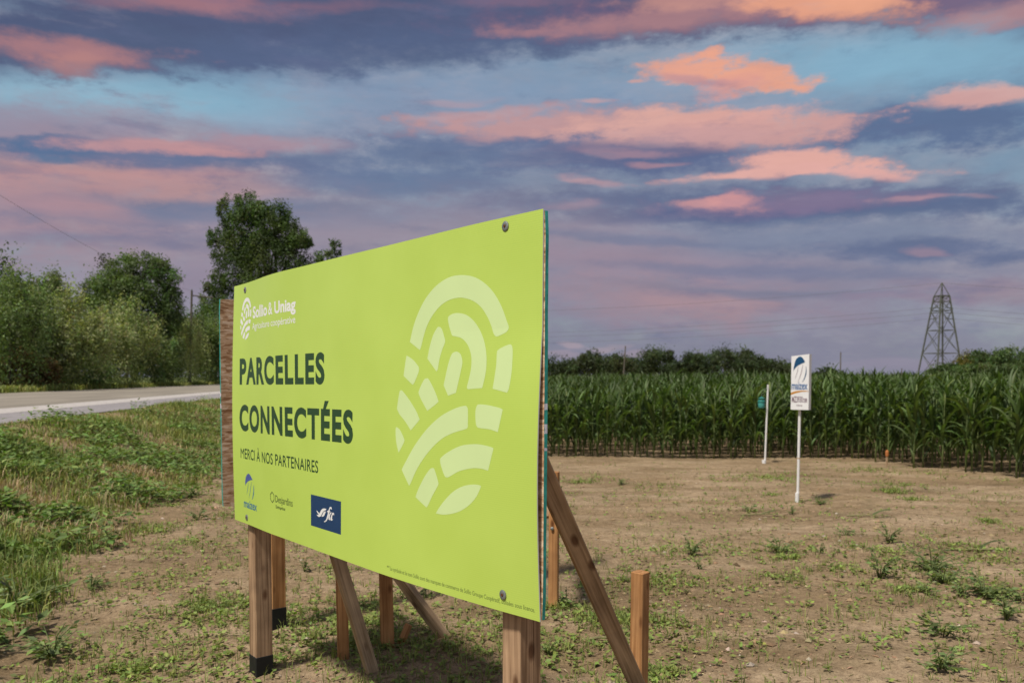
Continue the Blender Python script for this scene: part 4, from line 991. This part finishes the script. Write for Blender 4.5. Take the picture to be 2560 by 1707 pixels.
for q, (px, py, Z, w, c, l) in enumerate([(2347, 907, 150, 4.5, DG, 'small pointed dark tree under the lattice tower'), (2372, 907, 152, 6, DG, 'dark tree at the right foot of the lattice tower'), (2425, 876, 158, 8, (.15, .135, .035), 'yellowish tree right of the lattice tower'), (2480, 862, 150, 9.5, DG, 'dark rounded tree left of the right picture edge'), (2535, 858, 148, 10, DG, 'dark rounded tree at the right picture edge'), (2600, 855, 150, 10, DG, 'dark tree cut by the right picture edge'), (2450, 905, 140, 7, DG, 'low dark tree in front of the yellowish tree'), (2400, 915, 142, 6, DG, 'low dark bushy tree right of the tower foot'), (2545, 905, 138, 8, DG, 'low dark tree filling the gap at the right edge')]):
    rowtree('field_edge_tree', px, py, Z, w, c, l, 80+q, 5200, .36, GR, .03, 22, .34, 7, .5)

# ------------------------------------------------------------------ lattice tower, poles and wires
M_LATTICE = simple('weathered_lattice_steel', (.11, .12, .095), .7, .3, .2, .5, 0, .3)
TB = Vector((135.5, 262, 0)); tyaw = R(11)
tower = empty('lattice_tower', TB, 'tall tapering steel lattice power tower beyond the corn', 'power tower')
def tpt(cx, cy, z):
    hw = (4.75-(4.75-1.55)*(z/27.0)); x, y = cx*hw, cy*hw
    return Vector((TB.x+x*math.cos(tyaw)-y*math.sin(tyaw), TB.y+x*math.sin(tyaw)+y*math.cos(tyaw), z))
def mem(name, a, b, w): return beam(name, a, b, w, w, (1, .3, .2) if abs((b-a).normalized().z) > .3 else (0, 0, 1), M_LATTICE, tower, prof=rect(w, w, .01))
cor = [(-1, -1), (1, -1), (1, 1), (-1, 1)]; PEAK = Vector((TB.x, TB.y, 31.2))
LV = [0, 9.0, 16.2, 22.4, 25.2, 27.0]
for c_ in cor:
    mem('leg', tpt(*c_, -.5), tpt(*c_, 27), .36); mem('peak_strut', tpt(*c_, 27), PEAK, .20)
for li, z in enumerate(LV[1:]):
    for k_ in range(4): mem('crossbeam', tpt(*cor[k_], z), tpt(*cor[(k_+1) % 4], z), .20 if z < 26 else .30)
for li in range(len(LV)-1):
    z0, z1 = LV[li], LV[li+1]
    for k_ in range(4):
        a, b_ = cor[k_], cor[(k_+1) % 4]
        mem('diagonal_brace', tpt(*a, z0), tpt(*b_, z1), .13); mem('diagonal_brace', tpt(*b_, z0), tpt(*a, z1), .13)
M_WIRE = simple('grey_cable', (.15, .15, .16), .7, .2, .1, 1)
def wire(a, b, sag, r, label, n=40):
    a, b = np.array(a), np.array(b); t = np.linspace(0, 1, n)[:, None]
    P = a+(b-a)*t; P[:, 2] -= (4*sag*t*(1-t))[:, 0]
    V, F = tube(P-a, r, 4); o = obj('power_line', mesh('power_line', V, F), M_WIRE); o.location = a
    return tag(o, label, 'power line', 'overhead lines of the lattice tower')
LE = (-215, 330)
for (z, zl, lab) in ((31.1, 34, 'topmost thin earth wire running left from the tower peak'), (23.4, 26.5, 'upper conductor running left from the lattice tower'), (21.8, 25.3, 'middle conductor running left from the lattice tower'), (20.0, 22.6, 'lowest conductor running left from the lattice tower')):
    wire((TB.x-1.5 if z < 30 else TB.x, TB.y, z), (LE[0], LE[1], zl), 8.5, .036, lab)
for (z, zl, lab) in ((31.1, 33, 'topmost thin earth wire running right from the tower peak'), (23.4, 25.0, 'upper conductor running right from the lattice tower'), (21.8, 23.4, 'middle conductor running right from the lattice tower'), (20.0, 21.6, 'lowest conductor running right from the lattice tower')):
    wire((TB.x+1.5 if z < 30 else TB.x, TB.y, z), (TB.x+300, TB.y-62, zl), 9, .036, lab)
for z in (23.4, 21.8, 20.0):
    for sgx in (-1, 1): mem('insulator', Vector((TB.x+sgx*1.2, TB.y, z)), Vector((TB.x+sgx*3.6, TB.y+(-.3 if sgx > 0 else .3), z-.25)), .24)
M_POLE = simple('grey_pole_wood', (.13, .115, .09), .9, .1, .2, 2, 0, 0, (1, 1, .2))
def upole(px, ptop, Z, lean, label, arm=True, r=.14):
    b = gp(px, Z); h = hz(ptop, Z)-b[2]; e = empty('utility_pole', b, label, 'utility pole')
    V, F = tube([(0, 0, -.5), (lean*h*.5, 0, h*.5), (lean*h, 0, h)], [r, r*.85, r*.7], 8); obj('pole', mesh('pole', V, F), M_POLE, e)
    if arm:
        Vc, Fc = tube([(lean*h-.1, 0, h-.45), (lean*h+1.9, .4, h-.62)], .06, 5); obj('crossarm', mesh('crossarm', Vc, Fc), M_POLE, e)
        for xx in (.9, 1.8):
            V, F = lathe([(.05, 0), (.07, .06), (.03, .18)], 8); o_ = obj('insulator', mesh('insulator', V, F), M_STEEL, e, (lean*h+xx, .2, h-.55))
        V, F = lathe([(.05, 0), (.07, .06), (.03, .18)], 8); obj('insulator', mesh('insulator', V, F), M_STEEL, e, (lean*h, 0, h))
    return Vector(b)+Vector((lean*h, 0, h))
tp1 = upole(474, 728, 80, .042, 'leaning wooden utility pole with a crossarm across the road')
upole(1557, 865, 150, .06, 'leaning far utility pole behind the left of the corn', False, .16)
upole(2100, 880, 190, 0, 'thin straight far utility pole right of the seed sign', False, .17)
upole(2253, 921, 170, .0, 'short far post left of the lattice tower', False, .14)
w_ = wire(tuple(tp1), (-19.4, 16, 11.6), 1.3, .009, 'single overhead cable crossing the sky at the far left'); w_['group'] = 'roadside cable'; del w_['group']
# ------------------------------------------------------------------ grass, weeds and litter
M_GRASS = foliage('grass_blade', .25, .6, .2, 1.0, 0)
GREEN, FRESH, DRY, RUSTY = (.165, .215, .060), (.125, .185, .035), (.40, .30, .175), (.20, .115, .055)
r_g = np.random.default_rng(17)
def scatter(n, y0, y1, afun):
    y = y0*(y1/y0)**r_g.random(n); a = afun(n); x = -a-RD*y
    return x, y, a
parts = []
# bank between the field and the road
n = 90000
x, y, a = scatter(n, 3.4, 60, lambda n: 2.3+4.5*r_g.beta(1.6, 1.25, n))
a += .45*fbm(x*.8, y*.8, 51, 3); x = -a-RD*y
cov = fbm(x*.7, y*.7, 52, 4); keep = (cov > -.60+.70*sm((3.6-a)/1.2)) & (a < 6.75)
x, y, cov = x[keep], y[keep], cov[keep]; n = len(x)
P = np.c_[x, y, ground_z(x, y)-.01]
dry = 1.3*fbm(x*.9+40, y*.9, 55, 3)+r_g.normal(0, .26, n)+.06
C = np.where((dry > .30)[:, None], vary(DRY, n, .25, r_g), np.where((dry < -.25)[:, None], vary(GREEN, n, .3, r_g), vary((.255, .275, .080), n, .28, r_g)))
parts.append(blades(P, (.07+.16*r_g.random(n))*(1+.9*cov)*(1-.5*sm((-(x+RD*y)-5.8)/.8)), .006+.004*(y/8), C, .9, None, r_g))
# broad leaves in the bank
n = 72000
x, y, a = scatter(n, 3.4, 40, lambda n: 2.3+4.2*r_g.beta(1.3, 1.3, n)); a += .45*fbm(x*.8, y*.8, 51, 3); x = -a-RD*y
cov = fbm(x*1.1, y*1.1, 61, 4); keep = (cov > .03+.25*sm((3.4-a)/1.0)) & (a < 6.6); x, y, cov = x[keep], y[keep], cov[keep]; n = len(x)
P = np.c_[x, y, ground_z(x, y)+r_g.random(n)*(.05+.55*np.clip(cov-.03, 0, .6))]
az = r_g.uniform(0, 6.28, n); T = np.c_[np.cos(az), np.sin(az), r_g.uniform(-.2, .7, n)]; Nv = np.c_[r_g.normal(0, .4, (n, 2)), np.ones(n)]
parts.append(leafset(P, T, Nv, r_g.uniform(.05, .13, n), r_g.uniform(.025, .06, n), vary((.150, .215, .060), n, .32, r_g)))
V, F, C = join(parts); o = obj('roadside_grass', mesh('roadside_grass', V, F, False, C), M_GRASS); tag(o, 'rough grass and weeds covering the bank below the road', 'grass', kind='stuff')
# verge on the far side of the road
n = 12000; x, y, a = scatter(n, 18, 220, lambda n: 19.3+1.9*r_g.random(n)); P = np.c_[x, y, ground_z(x, y)]
V, F, C = join([blades(P, .25+.3*r_g.random(n), .05+.03*(y/60), vary((.20, .215, .06), n, .3, r_g), .9, None, r_g)])
tag(obj('far_verge_grass', mesh('far_verge_grass', V, F, False, C), M_GRASS), 'strip of grass along the far side of the road', 'grass', kind='stuff')
# seedlings sprinkled over the bare soil, in patches
parts = []
cx_, cy_, cs_, cn_ = [], [], [], []
for y0, y1, x0, x1, nc in ((3.2, 13, -5.6, .6, 270), (3.2, 7.5, .3, 4.2, 85), (6, 14.5, .6, 8.5, 85), (3.2, 5.6, -2.4, .9, 62)):
    q = r_g.random((nc, 2)); cx_.append(x0+(x1-x0)*q[:, 0]); cy_.append(y0+(y1-y0)*q[:, 1]); cs_.append(r_g.gamma(2.2, .075, nc)+.03); cn_.append((r_g.gamma(1.3, 26, nc)+4).astype(int))
for fx_, fy_, hh_ in FEET: cx_.append(np.array([fx_+.03])); cy_.append(np.array([fy_])); cs_.append(np.array([.07])); cn_.append(np.array([14]))
cx_, cy_, cs_, cn_ = map(np.concatenate, (cx_, cy_, cs_, cn_))
x = np.repeat(cx_, cn_)+r_g.normal(0, 1, cn_.sum())*np.repeat(cs_, cn_)*1.25; y = np.repeat(cy_, cn_)+r_g.normal(0, 1, cn_.sum())*np.repeat(cs_, cn_)
n = 2600; ys_ = 3.3*(16/3.3)**r_g.random(n); x = np.r_[x, (r_g.random(n)*1.36-.66)*ys_-.2]; y = np.r_[y, ys_]
a = -(x+RD*y); keep = (a < 3.9) & (y < field_front(x)-.1) & (y > 3.0); x, y = x[keep], y[keep]; n = len(x)
k5 = 3; xb = np.repeat(x, k5)+r_g.normal(0, .014, n*k5); yb = np.repeat(y, k5)+r_g.normal(0, .014, n*k5); zb = ground_z(xb, yb)
P = np.c_[xb, yb, zb]; m_ = len(xb); az = r_g.uniform(0, 6.28, m_)
gr = np.repeat(r_g.random(n) < .35, k5); size = np.repeat(r_g.uniform(.6, 1.5, n), k5)
lf = ~gr
parts.append(leafset(P[lf]+np.array([0, 0, .004])+np.c_[np.zeros((lf.sum(), 2)), r_g.random(lf.sum())*.02], np.c_[np.cos(az), np.sin(az), r_g.uniform(0, .8, m_)][lf], np.c_[r_g.normal(0, .4, (m_, 2)), np.ones(m_)][lf], (.030*size)[lf], (.018*size)[lf], vary((.195, .245, .062), lf.sum(), .3, r_g)))
parts.append(blades(P[gr], (.06*size)[gr], .0045, vary((.22, .255, .075), gr.sum(), .25, r_g), .9, None, r_g))
V, F, C = join(parts); o = obj('seedlings', mesh('seedlings', V, F, False, C), M_GRASS); tag(o, 'scattered small green seedlings sprouting from the bare soil', 'seedlings', kind='stuff')
# clods, pebbles and straw chips
n = 26000; y = 3.2*(14/3.2)**r_g.random(n); x = (r_g.random(n)*1.36-.66)*y-.2
keep = (-(x+RD*y) < 4.2) & (fbm(x*1.3, y*1.3, 91, 3)+r_g.normal(0, .22, n) > .10); x, y = x[keep], y[keep]; n = len(x)
ico = np.array([(1, 0, 0), (-1, 0, 0), (0, 1, 0), (0, -1, 0), (0, 0, 1), (0, 0, -1)], float); icf = np.array([(0, 2, 4), (2, 1, 4), (1, 3, 4), (3, 0, 4), (2, 0, 5), (1, 2, 5), (3, 1, 5), (0, 3, 5)])
s_ = (r_g.gamma(1.6, .0040, n)+.003).clip(0, .03); W = ico[None]*r_g.uniform(.5, 1.3, (n, 6, 1))*s_[:, None, None]*np.array([1.2, 1, .65])
rot = r_g.uniform(0, 6.28, n); ca, sa = np.cos(rot)[:, None], np.sin(rot)[:, None]
W = np.stack([W[..., 0]*ca-W[..., 1]*sa, W[..., 0]*sa+W[..., 1]*ca, W[..., 2]], -1)+np.c_[x, y, ground_z(x, y)+s_*.15][:, None]
pal = (r_g.random(n) < .05)[:, None]
C = np.where(pal, vary((.40, .32, .25), n, .15, r_g), vary((.25, .18, .105), n, .25, r_g))
clods = (W.reshape(-1, 3), (icf[None]+(np.arange(n)*6)[:, None, None]).reshape(-1, 3), np.repeat(C, 6, 0))
n = 2600; y = 3.2*(13/3.2)**r_g.random(n); x = (r_g.random(n)*1.36-.66)*y-.2
P = np.c_[x, y, ground_z(x, y)+.006]; az = r_g.uniform(0, 6.28, n)
chips = leafset(P, np.c_[np.cos(az), np.sin(az), r_g.normal(0, .12, n)], np.c_[r_g.normal(0, .2, (n, 2)), np.ones(n)], r_g.uniform(.02, .09, n), r_g.uniform(.003, .010, n), vary((.40, .30, .19), n, .25, r_g))
V, F, C = join([clods, chips]); o = obj('soil_clods', mesh('soil_clods', V, F, False, C), foliage('clod', 0, .95, .1, 1, 0)); tag(o, 'small clods, pebbles and straw chips lying on the soil', 'clods', kind='stuff')

# single weeds that stand out
M_WEED = foliage('weed_leaf', .25, .5, .3, 1.0, .15)
def weed_proto(seed, n, spread, h, L):
    """low branching weed: a stem mesh and one mesh of its small leaves"""
    r = np.random.default_rng(seed); st = []; lv = []
    for k_ in range(n):
        a = r.uniform(0, 6.28); q = r.uniform(.25, 1)*spread; hh = h*r.uniform(.4, 1)*(1.2-.6*q/spread)
        tip = np.array([q*math.cos(a), q*math.sin(a), hh]); V, F = tube([(0, 0, -.02), tip*np.array([.35, .35, .6]), tip], [.003, .0024, .0012], 4); st.append((V, F, np.tile((.13, .17, .055), (len(V), 1))))
        for j in range(9):
            f = .2+.8*(j+r.random()*.6)/9; p = tip*np.array([f**1.3, f**1.3, f**.85]); b_ = a+r.choice([-1, 1])*r.uniform(.2, 1.6)
            lv.append((p, (math.cos(b_), math.sin(b_), r.uniform(-.2, .6)), (r.normal(0, .5), r.normal(0, .5), 1.), L*r.uniform(.5, 1.2)*(1.15-.4*f)))
    V, F, C = join(st); sme = mesh('stem', V, F, True, C); sme.materials.append(M_WEED)
    P_, T_, N_, l_ = (np.array([q[i] for q in lv]) for i in range(4))
    V, F, C = leafset(P_, T_, N_, l_, l_*.42, vary((.155, .205, .062), len(lv), .3, r)); lm = mesh('leaves', V, F, False, C); lm.materials.append(M_WEED)
    return sme, [lm]
WP = [weed_proto(1, 9, .15, .13, .045), weed_proto(2, 9, .12, .19, .045), weed_proto(3, 13, .20, .15, .05), weed_proto(4, 5, .08, .12, .035)]
def ground_at(px, py):
    b_ = (1032.2-py)/2066.5; P_ = R(-2.5); dx = (px-1280)/2066.5; dy = math.cos(P_)-b_*math.sin(P_); dz = math.sin(P_)+b_*math.cos(P_)
    t = -1.55/dz; return dx*t, dy*t
S2 = 1.0884
WEEDS = [(2140, 1312, 1.25, 2, 'broad double weed, largest on the right of the field'), (2165, 1338, 1.0, 2, 'weed just below the largest weed on the right'), (2020, 1328, 1.1, 1, 'upright branching weed in the right middle of the field'), (2040, 1248, .95, 1, 'small upright weed farther back in the right middle'),
    (1788, 1268, .95, 2, 'dark spreading weed below the seed sign'), (1882, 1280, .8, 3, 'small weed to the right of the dark spreading weed'), (1588, 1278, .85, 1, 'thin upright weed right of the diagonal brace'), (1820, 1180, .8, 3, 'small weed at the foot of the seed sign pole'),
    (1722, 1172, .8, 0, 'pale weed left of the seed sign pole'), (2260, 1372, 1.0, 2, 'dark weed near the right edge of the soil'), (2202, 1366, .8, 0, 'weed left of the dark weed near the right edge'), (2310, 1430, .9, 1, 'weed with long leaves at the lower right edge'),
    (2165, 1468, 1.1, 0, 'bushy weed in the lower right of the soil'), (2125, 1365, .7, 0, 'low weed between the two rows of weeds on the right'), (2160, 1545, 1.0, 0, 'weed at the bottom edge on the right'), (1425, 1112, .8, 0, 'low weed close to the billboard edge, far back'),
    (1942, 1232, .7, 0, 'faint weed in the middle distance right of the seed sign'), (1885, 1160, .6, 2, 'flat dark weed right of the seed sign pole'), (1605, 1312, .7, 3, 'grassy sprout beside the top of the short stake'), (2350, 1385, .9, 0, 'weed cut by the right picture edge'),
    (120, 1500, 1.1, 2, 'dark round weed in the lower left of the soil'), (40, 1400, 1.7, 2, 'tall leafy weed at the lower left picture edge'), (210, 1350, .9, 0, 'weed at the foot of the bank on the left'), (455, 1195, 1.0, 0, 'weed left of the far post of the billboard'), (1190, 1250, .5, 3, 'hidden sprout behind the billboard'),
    (1300, 1395, .8, 0, 'grass tuft at the foot of the thin orange stake'), (1260, 1510, .7, 3, 'sprout right of the near billboard post'), (700, 1310, .9, 3, 'tuft behind the far post of the billboard'), (960, 1365, .8, 0, 'weed under the middle of the billboard')]
r_w = np.random.default_rng(23)
for q, (wx, wy, sc, pr, lab) in enumerate(WEEDS):
    if 'hidden' in lab: continue
    x, y = ground_at(wx*S2, wy*S2); e = empty('weed', (x, y, gz(x, y)), lab, 'weed', 'weeds on the bare soil', r_w.uniform(0, 6.28)); e.scale = (sc*1.3,)*3
    sme, lms = WP[pr]; obj('stem', sme, None, e)
    for lm in lms: tag(obj('leaves', lm, None, e), kind='stuff')
# cut corn stalks and an offcut lying about
M_STRAW = simple('dry_stalk', (.20, .185, .085), .8, .2, .3, 30)
for (wx, wy, ln, az, lab) in ((2245, 1272, .55, -.1, 'cut corn stalk lying on pale soil at the right'), (2000, 1194, .5, -.15, 'cut corn stalk lying behind the row of weeds'), (1745, 1182, .42, -.05, 'pale stalk lying in the grass by the seed sign'), (1390, 1470, .28, .05, 'dry twig lying behind the diagonal brace')):
    x, y = ground_at(wx*S2, wy*S2); e = empty('cut_stalk', (x, y, gz(x, y)), lab, 'stalk', None, az)
    V, F = tube([(-ln/2, 0, .012), (-ln*.1, .02, .02), (ln*.2, -.02, .03), (ln/2, .01, .012)], [.009, .008, .006, .003], 6); obj('stem', mesh('stem', V, F), M_STRAW, e)
    V, F = corn_leaf(.3, .02, ln*.6, .035, 1.2, 1.75, r_w); C = np.tile((.09, .11, .04), (len(V), 1)); obj('leaf', mesh('leaf', V, F, True, C), M_WEED, e)
x, y = ground_at(997, 1625); e = empty('wood_offcut', (x, y, gz(x, y)), 'split orange wood offcut leaning beside the middle stake', 'wood')
o = beam('splinter', (x, y, gz(x, y)-.03), (x+.055, y+.03, gz(x, y)+.10), .045, .02, (1, -.4, .3), M_FRESH, e)
